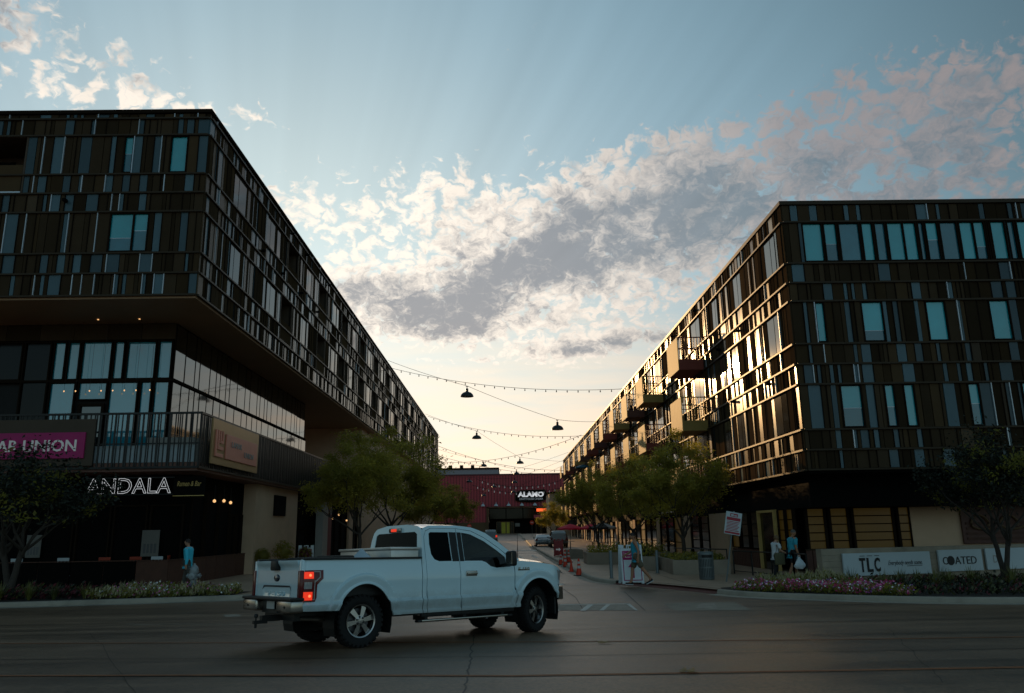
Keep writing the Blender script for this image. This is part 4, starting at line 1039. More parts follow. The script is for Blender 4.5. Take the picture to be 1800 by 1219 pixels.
# roof, windscreen, bonnet
def surf(rows):
    b = MB(); n_ = len(rows[0]); vs = [p for r in rows for p in r]
    return b.add(vs, [(i * n_ + j, i * n_ + j + 1, (i + 1) * n_ + j + 1, (i + 1) * n_ + j) for i in range(len(rows) - 1) for j in range(n_ - 1)])
rows = []
for x, z in [(1.115, 1.55), (1.135, 1.76), (1.20, 1.87), (1.35, 1.918), (1.6, 1.925), (1.9, 1.925), (2.1, 1.915), (2.25, 1.895)]:
    if z < 1.8: continue
    w = Wt(x, z); rows.append([(x + .0, w * t, z + (.045 if x > 1.3 else .02) * (1 - t * t)) for t in [i / 8 - 1 for i in range(17)]])
surf(rows).build('roof', 'car_white', tk, smooth=50)
rows = []
for x, z in [(2.25, 1.895), (2.55, 1.795), (2.85, 1.615), (3.15, 1.405), (3.27, 1.30)]:
    w = Wt(x, z) - .01; rows.append([(x + .16 * (1 - t * t), w * t, z + .01) for t in [i / 8 - 1 for i in range(17)]])
surf(rows).build('windscreen', 'car_glass', tk, smooth=50)
rows = []
for x, z in [(3.25, 1.295), (3.5, 1.275), (3.8, 1.245), (4.05, 1.215), (4.28, 1.165), (4.42, 1.10), (4.52, 1.02)]:
    w = Wt(min(x, 4.40), min(z, 1.29)) - .012
    rows.append([(x + (.10 * (1 - t * t) if x > 4.2 else 0), w * t, z + .055 * (1 - abs(t) ** 3) + .022 * sm(.80, .70, abs(t)) ) for t in [i / 12 - 1 for i in range(25)]])
surf(rows).build('bonnet', 'car_white', tk, smooth=30)
b = MB(); b.bbox(4.36, 4.56, -.62, .62, .72, 1.08, .04); b.build('grille', 'black_plastic', tk, smooth=40)
b = MB()
fb = [(4.23, -.925), (4.40, -.87), (4.56, -.70), (4.63, -.40), (4.64, 0), (4.63, .40), (4.56, .70), (4.40, .87), (4.23, .925), (4.23, .80), (4.35, .76), (4.48, .4), (4.48, -.4), (4.35, -.76), (4.23, -.80)]
b.prism(fb, .56, .80); b.build('front_bumper', 'chrome', tk, smooth=30)
# cab back with its dark window and the high brake light
bx = lambda y, z, t: (1.098 + max(0, z - 1.36) * .085 + t, y, z)
cb = [(.93, .80), (.935, 1.36), (.86, 1.70), (.80, 1.83), (.70, 1.90), (.35, 1.945), (-.35, 1.945), (-.70, 1.90), (-.80, 1.83), (-.86, 1.70), (-.935, 1.36), (-.93, .80)]
cw_ = [(.76, 1.40), (.70, 1.77), (.62, 1.81), (-.62, 1.81), (-.70, 1.77), (-.76, 1.40)]
skin_panel(cb, [cw_], bx, .08, .03).build('cab_back', 'car_white', tk, smooth=40)
rg = skin_panel(cw_, [], lambda y, z, t: (1.110 + max(0, z - 1.36) * .085 + t, y, z), .08, .004).build('rear_window', 'car_glass_dark', tk, smooth=40)
b = MB(); b.bbox(1.085, 1.15, -.19, .19, 1.815, 1.895, .02); hb = b.build('high_brake_light', 'chrome', tk, smooth=40)
MB().bbox(1.078, 1.09, -.09, .09, 1.83, 1.88, .004).build('lens', 'brake_lit', hb)
# cabin
b = MB(); b.box(1.15, 3.3, -.86, .86, .75, .95); b.box(3.0, 3.25, -.86, .86, .9, 1.32); b.build('cabin_floor', 'interior', tk)
for yy in (-.42, .42):
    b = MB(); b.bbox(2.0, 2.5, yy - .26, yy + .26, .95, 1.12, .05); b.bbox(1.92, 2.08, yy - .25, yy + .25, 1.08, 1.58, .05); b.bbox(1.93, 2.04, yy - .13, yy + .13, 1.60, 1.80, .05); b.build('seat', 'interior', tk, smooth=40)
b = MB(); n_ = 20
b.tube([(2.62 + .06 * cos(2 * pi * i / n_), .42 + .18 * sin(2 * pi * i / n_), 1.24 + .17 * cos(2 * pi * i / n_)) for i in range(n_ + 1)], .016, 6); b.tube([(2.62, .42, 1.24), (3.0, .42, 1.1)], .03, 6); b.build('steering_wheel', 'interior', tk)
# tailgate
def tg(y, z, t):
    x = -1.072 - .050 * sm(1.235, 1.33, z) * (1 - .35 * sm(.45, .8, abs(y))) + .012 * sm(.70, .62, z)
    dep = sm(.955, .945, z) * sm(.80, .815, z) * sm(.54, .50, abs(y) - (z - .88) * .15)
    return (x + .010 * dep + t, y, z)
tp = [(-.808, .60), (.808, .60), (.808, 1.352), (-.808, 1.352)]
tgt = skin_panel(tp, [], tg, .035, .05).build('tailgate', 'car_white', tk, smooth=40)
skin_panel([(-.56, .905), (-.50, .972), (.50, .972), (.56, .905), (.50, .945), (-.50, .945)], [], lambda y, z, t: (tg(y, z, t)[0] - .008, y, z), .06, .008).build('accent_bar', 'grey_trim', tgt)
MB().bbox(-1.150, -1.05, -.12, .12, 1.20, 1.358, .02).build('tailgate_handle', 'black_plastic', tgt, smooth=40)
e_ = MB().lathe([(.0, .02), (.06, .018), (.085, .008), (.09, 0)], 24, X=Matrix.Translation((-1.074, 0, 1.085)) @ Matrix.Rotation(-pi / 2, 4, 'Y') @ Matrix.Diagonal((.62, 1.25, 1, 1))); e_.build('emblem', 'emblem_blue', tgt, smooth=40)
lt = fit(text_mesh('F-150', 1, .02), .62, .075); lt.v = [(-1.066 + y, -x, z + .845) for x, y, z in lt.v]; lt.build('lettering', 'car_white', tgt)
lt = fit(text_mesh('XLT', 1, .02), .16, .05); lt.v = [(-1.078 + y, -x + .66, z + .675) for x, y, z in lt.v]; lt.build('badge', 'badge_red', tgt)
lt = fit(text_mesh('F-150', 1, .02, shear=.2), .27, .06); lt.v = [(x + 3.34, -(Wt(3.34, 1.15) + .004) + y, z + 1.145) for x, y, z in lt.v]; lt.build('badge', 'chrome', tk)
MB().bbox(3.20, 3.49, -(Wt(3.34, 1.14) + .004), -(Wt(3.34, 1.14) - .01), 1.115, 1.14, .003).build('badge_base', 'black_plastic', tk)
# bed floor, load and toolbox
b = MB(); b.box(-1.03, 1.08, -.80, .80, .78, .82); b.build('bed_floor', 'black_plastic', tk)
b = MB(); b.bbox(.50, 1.04, -.90, .90, 1.22, 1.50, .01); b.bbox(.47, 1.06, -.93, .93, 1.50, 1.545, .012); tb = b.build('toolbox', 'tread_plate', tk, smooth=40)
MB().bbox(.455, .472, -.10, .10, 1.38, 1.46, .004).build('latch', 'black_plastic', tb)
cx_ = MB(); random.seed(4)
for i in range(9):
    x = random.uniform(-.62, .05); y = random.uniform(-.6, .65); s2 = random.uniform(.08, .2)
    X = Matrix.Translation((x, y, 1.28 + random.uniform(-.06, .05))) @ Matrix.Rotation(random.uniform(0, 3), 4, 'Z')
    c = thing('cargo_item', 'x', 'cargo') if False else None
    cx_.bbox(-s2 * 1.5, s2 * 1.5, -s2, s2, -.46, s2 * .55, .03, 0, X)
cx_.build('load', 'cargo', tk, kind='stuff')
rows = []
for i in range(13):
    t = i / 12; rows.append([(-.02 + .50 * t, -.62 + .55 * u_, 1.30 + .24 * max(0, 1 - abs(t - .55) * 2.0) * max(0, 1 - abs(u_ - .5) * 1.5) + .012 * sin(9 * t + 7 * u_)) for u_ in [j / 10 for j in range(11)]])
surf(rows).build('tarpaulin', 'tarp', tk, smooth=60)
# rear bumper with hitch and plate
b = MB(); b.bbox(-1.24, -1.02, -.96, -.40, .575, .76, .035, seg=3); b.bbox(-1.24, -1.02, .40, .96, .575, .76, .035, seg=3); rbp = b.build('rear_bumper', 'chrome', tk, smooth=40)
b = MB(); b.bbox(-1.255, -1.03, -.97, .97, .755, .80, .015); b.box(-1.12, -1.04, -.42, .42, .55, .76); b.build('step_pad', 'black_plastic', rbp)
pl = MB().bbox(-1.16, -1.145, -.145, .145, .615, .73, .004).build('number_plate', 'plate', rbp)
b = MB(); b.box(-1.30, -1.0, -.05, .05, .43, .52); b.box(-1.42, -1.2, -.035, .035, .40, .45); b.lathe([(.012, .45), (.012, .49), (.03, .50), (.032, .53), (.02, .55), (.0, .555)], 12, X=Matrix.Translation((-1.38, 0, 0))); b.tube([(-1.38, 0, .40), (-1.38, 0, .34)], .02, 8); b.build('tow_hitch', 'black_plastic', rbp, smooth=40)
for yy in (-.72, .72): MB().lathe([(.018, 0), (.018, .006)], 10, X=Matrix.Translation((-1.242, yy, .66)) @ Matrix.Rotation(-pi / 2, 4, 'Y')).build('parking_sensor', 'black_plastic', rbp)
b = MB(); b.box(-1.0, 4.3, -.57, .57, .44, .98); b.box(.55, 3.12, -.88, .88, .44, .78); b.lathe([(.16, -.4), (.16, .4)], 14, X=Matrix.Translation((-.1, 0, .42)) @ Matrix.Rotation(pi / 2, 4, 'X')); b.tube([(0, -.8, .40), (0, .8, .40)], .06, 8); b.tube([(WB, -.75, .40), (WB, .75, .40)], .05, 8); b.build('chassis', 'black_plastic', tk)
MB().tube([(-.9, -.55, .48), (-.55, -.62, .46), (.3, -.5, .5)], .04, 8).build('exhaust_pipe', 'chrome', tk, smooth=40)
MB().tube([(3.30, -.84, 1.28), (3.29, -.84, 1.85)], [.008, .003], 6).build('aerial', 'black_plastic', tk)
# wheels
def make_wheel(parent, x, y, sgn, steer):
    w = bpy.data.objects.new('wheel', None); COL.objects.link(w); w.parent = parent
    w.location = (x, y, .405); w.rotation_euler = (0, 0, steer)
    X = Matrix.Rotation(-sgn * pi / 2, 4, 'X')          # lathe axis z -> outward
    t = MB(); t.lathe([(.248, -.11), (.262, -.128), (.31, -.145), (.365, -.14), (.388, -.12), (.396, -.06), (.396, .06), (.388, .12), (.365, .14), (.31, .145), (.262, .118), (.248, .10)], 48, X=X, cap=False)
    for k in range(30):
        a = 2 * pi * k / 30
        for o, dr in ((-.088, 0), (0, .5), (.088, 0)):
            t.box(.385, .407, -.026, .026, o - .036, o + .036, 0, X @ Matrix.Rotation(a + dr * 2 * pi / 30, 4, 'Z'))
        t.box(.355, .392, -.02, .02, .118, .146, 0, X @ Matrix.Rotation(a, 4, 'Z'))
    t.build('tyre', 'rubber', w, smooth=35)
    r = MB(); r.lathe([(.225, -.10), (.225, .06), (.230, .10), (.236, .122), (.256, .130), (.258, .110)], 40, X=X, cap=False); r.build('rim', 'alloy', w, smooth=35)
    for k in range(6):
        a = 2 * pi * k / 6 + .2
        sp = MB(); pr = [(.05, -.034), (.10, -.030), (.232, -.043), (.232, .043), (.10, .030), (.05, .034)]
        zz = [.094, .10, .082, .082, .10, .094]
        vs = [(p[0], p[1], zz[i]) for i, p in enumerate(pr)] + [(p[0], p[1] * 1.15, zz[i] - .035) for i, p in enumerate(pr)]
        sp.add(vs, [(0, 1, 2, 3, 4, 5), (11, 10, 9, 8, 7, 6)] + [(i, (i + 1) % 6, 6 + (i + 1) % 6, 6 + i)[::-1] for i in range(6)], 0, X @ Matrix.Rotation(a, 4, 'Z')); sp.build('spoke', 'alloy', w, smooth=20)
        MB().lathe([(.017, .085), (.017, .104), (.010, .110)], 8, X=X @ Matrix.Rotation(a + .52, 4, 'Z') @ Matrix.Translation((.062, 0, 0))).build('wheel_nut', 'black_plastic', w)
    MB().lathe([(.088, .05), (.085, .096), (.045, .104), (.04, .112), (.0, .114)], 20, X=X).build('hub', 'alloy', w, smooth=35)
    MB().lathe([(.19, .0), (.19, .02), (.0, .02)], 24, X=X).build('brake_disc', 'grey_trim', w, smooth=35)
for x, st in ((0, 0.0), (WB, rad(17))):
    make_wheel(tk, x, -.735, -1, st); make_wheel(tk, x, .735, 1, st)
# ================================================================== OTHER CARS ON THE SIDE STREET
def car(name, label, loc, rz, L, Wd, H, paint, suv, lit):
    c = thing(name, label, 'car', loc, rz)
    hw = Wd / 2
    if suv: prof = [(0, .35), (-.02, .75), (.04, 1.0), (.16, H - .12), (.35, H), (L * .55, H - .02), (L * .70, 1.02), (L * .93, .90), (L, .62), (L - .02, .3)]
    else: prof = [(0, .35), (-.02, .7), (.05, .95), (L * .16, 1.0), (L * .30, H - .04), (L * .42, H), (L * .55, H - .05), (L * .72, .98), (L * .93, .82), (L, .58), (L - .02, .28)]
    def wd(z): return hw * (1 - .02 * sm(.9, .4, z)) - max(0, z - .95) * .30
    b = MB(); n_ = len(prof)
    ts = [-1, -.92, -.5, 0, .5, .92, 1]
    vs = [(x, t * wd(z), z + (.02 if z > 1.2 else 0) * (1 - t * t) - (.03 if abs(t) == 1 and z > .5 else 0)) for x, z in prof for t in ts]; m = len(ts)
    fs_ = [(i * m + j, (i + 1) * m + j, (i + 1) * m + j + 1, i * m + j + 1) for i in range(n_ - 1) for j in range(m - 1)]
    fs_ += [tuple(i * m for i in range(n_)), tuple(i * m + m - 1 for i in range(n_))[::-1]]
    b.add(vs, fs_); b.build('body', paint, c, smooth=35)
    zr = H - .16; zb = 1.02
    a0, a1 = (.10, .17) if suv else (L * .175, L * .285)
    rw_ = MB(); rw_.add([(a0 - .03, -wd(zb) + .12, zb + .03), (a0 - .03, wd(zb) - .12, zb + .03), (a1 - .02, wd(zr) - .10, zr + .03), (a1 - .02, -wd(zr) + .10, zr + .03)], [(0, 1, 2, 3)]); rw_.build('rear_window', 'window_dark', c)
    for s_ in (-1, 1):
        sw = [(a0 + .35, zb), (L * .62, zb), (L * .54, H - .14), (a1 + .25, H - .14)]
        q = MB(); q.add([(x, s_ * (wd(z) + .008), z) for x, z in sw], [(0, 1, 2, 3)]); q.build('side_window', 'window_dark', c)
        tlm = MB().bbox(-.04, .10, min(s_ * (hw - .26), s_ * (hw - .03)), max(s_ * (hw - .26), s_ * (hw - .03)), .78, 1.0 if not suv else 1.06, .02).build('taillight', 'brake_lit' if lit else 'tail_red', c)
        for xx in (.85, L - .9):
            X = Matrix.Translation((xx, s_ * (hw - .12), .33)) @ Matrix.Rotation(pi / 2, 4, 'X')
            w = MB().lathe([(.20, -.11), (.31, -.11), (.33, -.06), (.33, .06), (.31, .11), (.20, .11)], 20, X=X).build('wheel', 'rubber', c, smooth=35)
            MB().lathe([(.0, -.10), (.19, -.112), (.19, .112), (.0, .10)], 14, X=X).build('rim', 'alloy', w, smooth=35)
        MB().bbox(L * .60, L * .60 + .12, min(s_ * hw, s_ * (hw + .16)), max(s_ * hw, s_ * (hw + .16)), 1.0, 1.14, .03).build('mirror', paint, c)
    MB().bbox(-.10, .06, -hw + .06, hw - .06, .36, .60, .04).build('rear_bumper', paint if not lit else 'grey_trim', c)
    MB().bbox(-.11, -.07, -.26, .26, .62 if suv else .66, .74 if suv else .78, .005).build('number_plate', 'plate', c)
    return c
p = at_z(863, 951, .3); car('car', 'black sport utility vehicle with red tail lights driving away up the side street', (-2.0, 113, road_z(113) + .005), pi / 2, 4.6, 1.95, 1.78, 'car_black', True, True)
car('car', 'dark saloon parked against the kerb, farther of the two parked cars', (4.35, 90, .005), pi / 2, 4.6, 1.82, 1.45, 'car_black', False, False)
car('car', 'bronze sport utility vehicle parked nearest the red umbrella', (5.75, 84.5, .125), pi / 2, 4.6, 1.9, 1.72, 'car_bronze', True, False)
# ================================================================== TREES
def tree_data(seed, height, trunk_h, rx, rz, leaves, lsize, stems=1):
    """trunk+limbs and a leafy crown, as two meshes around the tree's base"""
    rnd = random.Random(seed); tr = MB(); tips = []
    cz_ = trunk_h + (height - trunk_h) * .52
    def limb(p, d, L, r, lev):
        pts = [p]; q = p.copy(); dd = d.copy(); n_ = 4
        for i in range(n_):
            dd = (dd + Vector((rnd.uniform(-.22, .22), rnd.uniform(-.22, .22), rnd.uniform(-.05, .18)))).normalized(); q = q + dd * (L / n_); pts.append(q.copy())
        tr.tube(pts, [r * (1 - .6 * i / n_) for i in range(n_ + 1)], 6 if lev < 2 else 4, cap=False)
        if lev >= 3 or L < .35: tips.append((pts[-1], dd)); tips.append((pts[2], dd)); return
        for k in range(rnd.choice((2, 3, 3))):
            a = rnd.uniform(0, 2 * pi); sp = rnd.uniform(.5, 1.0)
            nd = (dd + Vector((cos(a) * sp, sin(a) * sp, rnd.uniform(-.15, .35)))).normalized()
            limb(pts[-1] if k else pts[rnd.choice((2, 3, 4))], nd, L * rnd.uniform(.62, .8), r * .5, lev + 1)
    r0 = .035 + height * .011
    for s_ in range(stems):
        base = Vector((0, 0, 0)) if stems == 1 else Vector((rnd.uniform(-.08, .08), rnd.uniform(-.08, .08), 0))
        lean = Vector((rnd.uniform(-.12, .12), rnd.uniform(-.1, .1), 1)) if stems == 1 else Vector((.18 * (1 if s_ else -1), rnd.uniform(-.1, .1), 1))
        pts = [base + lean.normalized() * (trunk_h * i / 6) + Vector((rnd.uniform(-.03, .03), rnd.uniform(-.03, .03), 0)) * (i > 0) for i in range(7)]
        tr.tube(pts, [r0 * (1.35 - .15 * i if i < 2 else 1.05 - .05 * i) for i in range(7)], 9, cap=False)
        for k in range(6):
            a = 2 * pi * k / 6 + rnd.uniform(-.4, .4)
            limb(pts[-1] - Vector((0, 0, rnd.uniform(0, trunk_h * .25))), Vector((cos(a) * .75, sin(a) * .75, rnd.uniform(.5, 1.2))).normalized(), (height - trunk_h) * rnd.uniform(.30, .42), r0 * .55, 1)
    # leaf clumps: at the twig ends and scattered through the crown's uneven volume
    cr = MB(); cl = []
    for t, d in tips: cl.append((t, rnd.uniform(.18, .40)))
    for k in range(70):
        a = rnd.uniform(0, 2 * pi); e = rnd.uniform(-.75, 1.0); q = rnd.uniform(.55, 1.0)
        lump = 1 + .28 * mnoise.noise(Vector((cos(a) * 1.3 + seed, sin(a) * 1.3, e * 1.5)))
        cs_ = math.sqrt(max(0, 1 - e * e)); p = Vector((cos(a) * cs_ * rx * q * lump, sin(a) * cs_ * rx * q * lump, cz_ + e * rz * q * lump)); cl.append((p, rnd.uniform(.22, .50)))
    per = max(6, leaves // len(cl))
    for (c, rr_) in cl:
        mi = rnd.choices((0, 1, 2), (5, 4, 2))[0]
        if (c - Vector((0, 0, cz_))).length > max(rx, rz) * 1.45: continue
        for i in range(int(per * rnd.uniform(.6, 1.4))):
            o = Vector((rnd.gauss(0, 1), rnd.gauss(0, 1), rnd.gauss(0, .75))) * (rr_ * .62); p = c + o
            n_ = Vector((rnd.gauss(0, 1), rnd.gauss(0, 1), rnd.gauss(.5, 1))).normalized(); u_ = n_.orthogonal().normalized()
            u_ = Matrix.Rotation(rnd.uniform(0, 6.28), 3, n_) @ u_; v_ = n_.cross(u_); s_ = lsize * rnd.uniform(.6, 1.35)
            bend = n_ * (-.25 * s_)
            cr.add([p - u_ * s_ + bend, p + v_ * s_ * .42, p + u_ * s_ + bend, p - v_ * s_ * .42], [(0, 1, 3), (1, 2, 3)], mi)
    return tr, cr
TREES = {}
def tree(name, label, key, loc, rz, sc, group, args, leafm=('leaf_a', 'leaf_b', 'leaf_c')):
    t = thing(name, label, 'tree', loc, rz, group); t.scale = sc
    if key not in TREES:
        tr, cr = tree_data(*args)
        a = tr.build('trunk', 'trunk', t, smooth=60); b_ = cr.build('crown', list(leafm), t)
        TREES[key] = (a.data, b_.data)
    else: child('trunk', TREES[key][0], t, (0, 0, 0)); child('crown', TREES[key][1], t, (0, 0, 0))
    return t
ARG_A = (3, 6.6, 1.9, 2.3, 2.35, 24000, .066); ARG_B = (8, 6.2, 1.8, 2.3, 2.2, 24000, .066)
SG = 'street trees in the side street'
tree('street_tree', 'airy tree behind the pickup truck, nearest of the trees by the left block', 'A', (-7.6, 42.5, WALK), .3, (1.1, 1.1, 1.14), SG, ARG_A)
tree('street_tree', 'tall spreading tree just behind the nearest tree by the left block', 'B', (-7.5, 55, WALK), 1.2, (1.45, 1.45, 1.42), SG, ARG_B)
tree('street_tree', 'rounded tree standing before the red cinema wall, farthest by the left block', 'A', (-6.1, 88, WALK), 2.4, (1.12, 1.12, 1.08), SG, ARG_A)
tree('street_tree', 'dark tree half hidden behind the spreading tree on the left', 'B', (-7.4, 72, WALK), 3.3, (1.15, 1.15, 1.12), SG, ARG_B)
tree('street_tree', 'sunlit tree over the red umbrellas, farthest of the right-hand trees', 'B', (7.2, 61, WALK), .5, (1.08, 1.08, 1.1), SG, ARG_B)
tree('street_tree', 'middle of the three trees along the right block', 'A', (7.9, 49, WALK), 4.2, (1.0, 1.0, .98), SG, ARG_A)
tree('street_tree', 'broad tree in the concrete planter by the litter bin', 'B', (8.35, 37.2, WALK), 2.0, (1.04, 1.04, 1.0), SG, ARG_B)
tree('street_tree', 'far tree beyond the parked cars by the right block', 'A', (6.2, 100, WALK + road_z(100)), 1.0, (.8, .8, .8), SG, ARG_A)
ARG_C = (12, 5.4, 1.7, 1.9, 1.75, 9000, .075, 2)
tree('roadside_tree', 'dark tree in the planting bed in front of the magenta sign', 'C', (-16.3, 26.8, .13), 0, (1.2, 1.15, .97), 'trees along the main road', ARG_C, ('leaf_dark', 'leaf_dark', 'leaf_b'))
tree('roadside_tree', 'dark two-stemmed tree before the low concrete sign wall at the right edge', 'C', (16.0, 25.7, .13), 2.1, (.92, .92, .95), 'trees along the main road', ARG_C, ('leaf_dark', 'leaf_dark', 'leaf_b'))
# ================================================================== PLANTS
def clump_data(seed, n_, L, m):
    rnd = random.Random(seed); b = MB()
    for i in range(n_):
        a = rnd.uniform(0, 2 * pi); sp = rnd.uniform(.15, 1.0); l = L * rnd.uniform(.6, 1.1); w = .012 * rnd.uniform(.8, 1.5)
        d = Vector((cos(a), sin(a), 0)); n2 = Vector((-sin(a), cos(a), 0)); pts = []
        for k in range(5):
            t = k / 4; pts.append(d * (.03 + sp * l * .75 * t ** 1.3) + Vector((0, 0, l * (t * 1.05 - .55 * sp * t * t))))
        vs = []
        for k, p in enumerate(pts): ww = w * (1 - k / 4.4); vs += [p - n2 * ww, p + n2 * ww]
        b.add(vs, [(2 * k, 2 * k + 1, 2 * k + 3, 2 * k + 2) for k in range(4)], 0)
    return b
clump_me = []
for i in range(3):
    o = clump_data(i, 90, .62, None).build('z', 'blade' if i != 1 else 'blade_dark'); clump_me.append(o.data); bpy.data.objects.remove(o)
def clump(label, x, y, s_, k, grp):
    o = bpy.data.objects.new('spiky_plant', clump_me[k % 3]); COL.objects.link(o); o.location = (x, y, .13); o.scale = (s_, s_, s_); o.rotation_euler = (0, 0, x * 3.1 + y)
    tag(o, label, 'plant', grp)
random.seed(21)
ORD = ['first', 'second', 'third', 'fourth', 'fifth', 'sixth', 'seventh', 'eighth', 'ninth', 'tenth']
for i, x in enumerate((11.2, 11.9, 12.7, 13.4, 14.1, 14.8, 15.5, 16.2, 17.0, 17.8)):
    clump(ORD[i] + ' spiky plant from the petunias in the front row below the white signs', x, 24.3 - .06 * (x - 11) + random.uniform(-.5, .3), random.uniform(.85, 1.15), i, 'spiky plants below the white signs')
for i, x in enumerate((11.0, 12.3, 13.0, 13.9, 14.6, 15.9, 16.8)):
    clump(ORD[i] + ' spiky plant from the petunias in the back row below the white signs', x, 25.4 + random.uniform(-.2, .3), random.uniform(.9, 1.1), i + 1, 'spiky plants below the white signs')
for i, x in enumerate((-21, -19.8, -18.9, -17.8, -17, -15.9, -15.0, -14.2, -13.4)):
    clump(ORD[i] + ' spiky plant from the left picture edge in the bed by the left kerb', x, 25.6 + (x + 15) * .13 + random.uniform(0, .3), random.uniform(.85, 1.1), i, 'spiky plants in the left bed')
def flower_field(name, label, poly, z, n_, mix, hgt, seed, cat='flowers', bands=None):
    """countless small blooms over a low leafy mat: one mass"""
    rnd = random.Random(seed); b = MB(); xs = [p[0] for p in poly]; ys = [p[1] for p in poly]; names = [m for m, w in mix]; ws = [w for m, w in mix]
    k = 0
    while k < n_:
        x, y = rnd.uniform(min(xs), max(xs)), rnd.uniform(min(ys), max(ys))
        if not inside((x, y), poly): continue
        k += 1
        h = z + hgt * (rnd.uniform(.25, 1.0) * (.8 + .5 * mnoise.noise(Vector((x * 1.7, y * 1.7, seed)))))
        pn = mnoise.noise(Vector((x * 1.1, y * 1.6, seed + 5)))
        w2 = [w * math.exp(2.2 * mnoise.noise(Vector((x * 1.3, y * 1.5, 10.0 * i + seed)))) if i > 1 else w for i, w in enumerate(ws)]
        mi = rnd.choices(range(len(ws)), w2)[0]
        leafy = names[mi].startswith(('blade', 'leaf', 'pale', 'coleus'))
        s_ = rnd.uniform(.05, .09) if leafy else rnd.uniform(.022, .042)
        n2 = Vector((rnd.gauss(0, .7), rnd.gauss(-.5, .6), 1)).normalized() if not leafy else Vector((rnd.gauss(0, 1), rnd.gauss(0, 1), rnd.gauss(0, .6))).normalized()
        u_ = n2.orthogonal().normalized(); v_ = n2.cross(u_); p = Vector((x, y, h if not leafy else h * rnd.uniform(.4, .95) + .04))
        if leafy and names[mi] == 'pale_grass':
            tip = p + Vector((rnd.uniform(-.05, .05), rnd.uniform(-.05, .05), .14)); b.add([p - u_ * .02, p + u_ * .02, tip], [(0, 1, 2)], mi)
        elif leafy: b.add([p - u_ * s_, p + v_ * s_ * .4, p + u_ * s_, p - v_ * s_ * .4], [(0, 1, 2, 3)], mi)
        else: b.add([p + (u_ * cos(q) + v_ * sin(q)) * s_ * (1 if j % 2 == 0 else .7) for j, q in enumerate([2 * pi * j / 6 for j in range(6)])], [tuple(range(6))], mi)
    o = b.build(name, names, kind='stuff'); o['label'] = label; o['category'] = cat; return o
Z = .13
flower_field('flowers', 'bed of pink magenta and white petunias at the right corner', [(6.95, 24.9), (7.7, 23.9), (8.9, 23.1), (10.7, 21.9), (11.2, 22.0), (11.2, 24.9), (9.5, 25.2), (7.6, 25.6)], Z, 6500, [('leaf_b', 5), ('blade', 3), ('petal_pink', 2.0), ('petal_magenta', 3.2), ('petal_white', 1.3), ('petal_purple', .7)], .34, 4)
flower_field('ornamental_grass', 'pale feathery grass behind the petunias', [(7.9, 25.5), (9.5, 25.2), (11.0, 25.0), (11.2, 26.6), (8.4, 26.6)], Z, 3800, [('blade', 3), ('leaf_b', 2), ('pale_grass', 5)], .5, 6, 'grass')
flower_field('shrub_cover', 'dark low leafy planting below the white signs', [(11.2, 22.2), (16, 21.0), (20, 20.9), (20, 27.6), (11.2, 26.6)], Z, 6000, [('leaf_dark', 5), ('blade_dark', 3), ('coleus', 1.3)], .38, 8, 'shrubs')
flower_field('flowers', 'low flowers and pale grass along the left kerb around the hydrant', [(-13.2, 25.6), (-10.5, 26.1), (-8.8, 26.5), (-8.9, 27.6), (-13, 27.6)], Z, 5200, [('leaf_b', 4), ('blade', 3), ('pale_grass', 4), ('petal_pink', .5), ('petal_white', .45), ('petal_purple', .3), ('coleus', .5)], .42, 9)
flower_field('coleus_bed', 'dark red coleus behind the spiky plants on the left', [(-22, 25.0), (-15, 25.9), (-12.7, 26.2), (-12.7, 27.8), (-22, 27.6)], Z, 6000, [('leaf_dark', 5), ('coleus', 5), ('blade_dark', 2)], .5, 10, 'plants')
# ================================================================== SIGNS
def put(b, name, m, parent, loc=(0, 0, 0), rz=0.0):
    o = b.build(name, m, parent); o.location = loc; o.rotation_euler = (0, 0, rz); return o
# magenta sign hung on the terrace screen
s = thing('shop_sign', 'magenta sign board with white capitals on the terrace screen, behind the dark tree', 'sign', (-18.0, 30.88, 4.95))
MB().bbox(-3.5, 1.85, .0, .06, -.2, 1.65, .01).build('backing_board', 'loggia_wall', s); MB().bbox(-3.4, 1.52, -.07, -.005, .10, 1.12, .01).build('panel', 'sign_magenta', s)
b = fit(text_mesh('LAMAR UNION', 1, .03, bold=.012), 4.3, .46); put(b, 'lettering', 'letter_white', s, (-.93, -.10, .60))
# outlined neon name
s = thing('neon_sign', 'white outlined neon letters under the terrace slab', 'sign', (-14.85, 31.35, 3.98))
b = fit(text_mesh('ANDALA', 1, .0, outline=.010), 3.35, .60); put(b, 'neon_tube', 'neon', s)
b = MB(); b.box(-1.75, 1.75, .05, .10, -.36, -.32); b.box(-1.75, 1.75, .05, .10, .30, .34); b.build('support_rail', 'rail_dark', s)
s = thing('hanging_sign', 'small black board with thin gold script beside the neon letters', 'sign', (-12.55, 31.6, 4.0))
MB().bbox(-.62, .62, -.03, .03, -.42, .36, .01).build('board', 'black_matte', s); MB().box(-.62, .62, -.045, -.031, -.44, -.41).build('edge', 'gold_panel', s)
put(fit(text_mesh('Ramen & Bar', 1, .01, shear=.25), .95, .2), 'lettering', 'gold_panel', s, (0, -.04, .05))
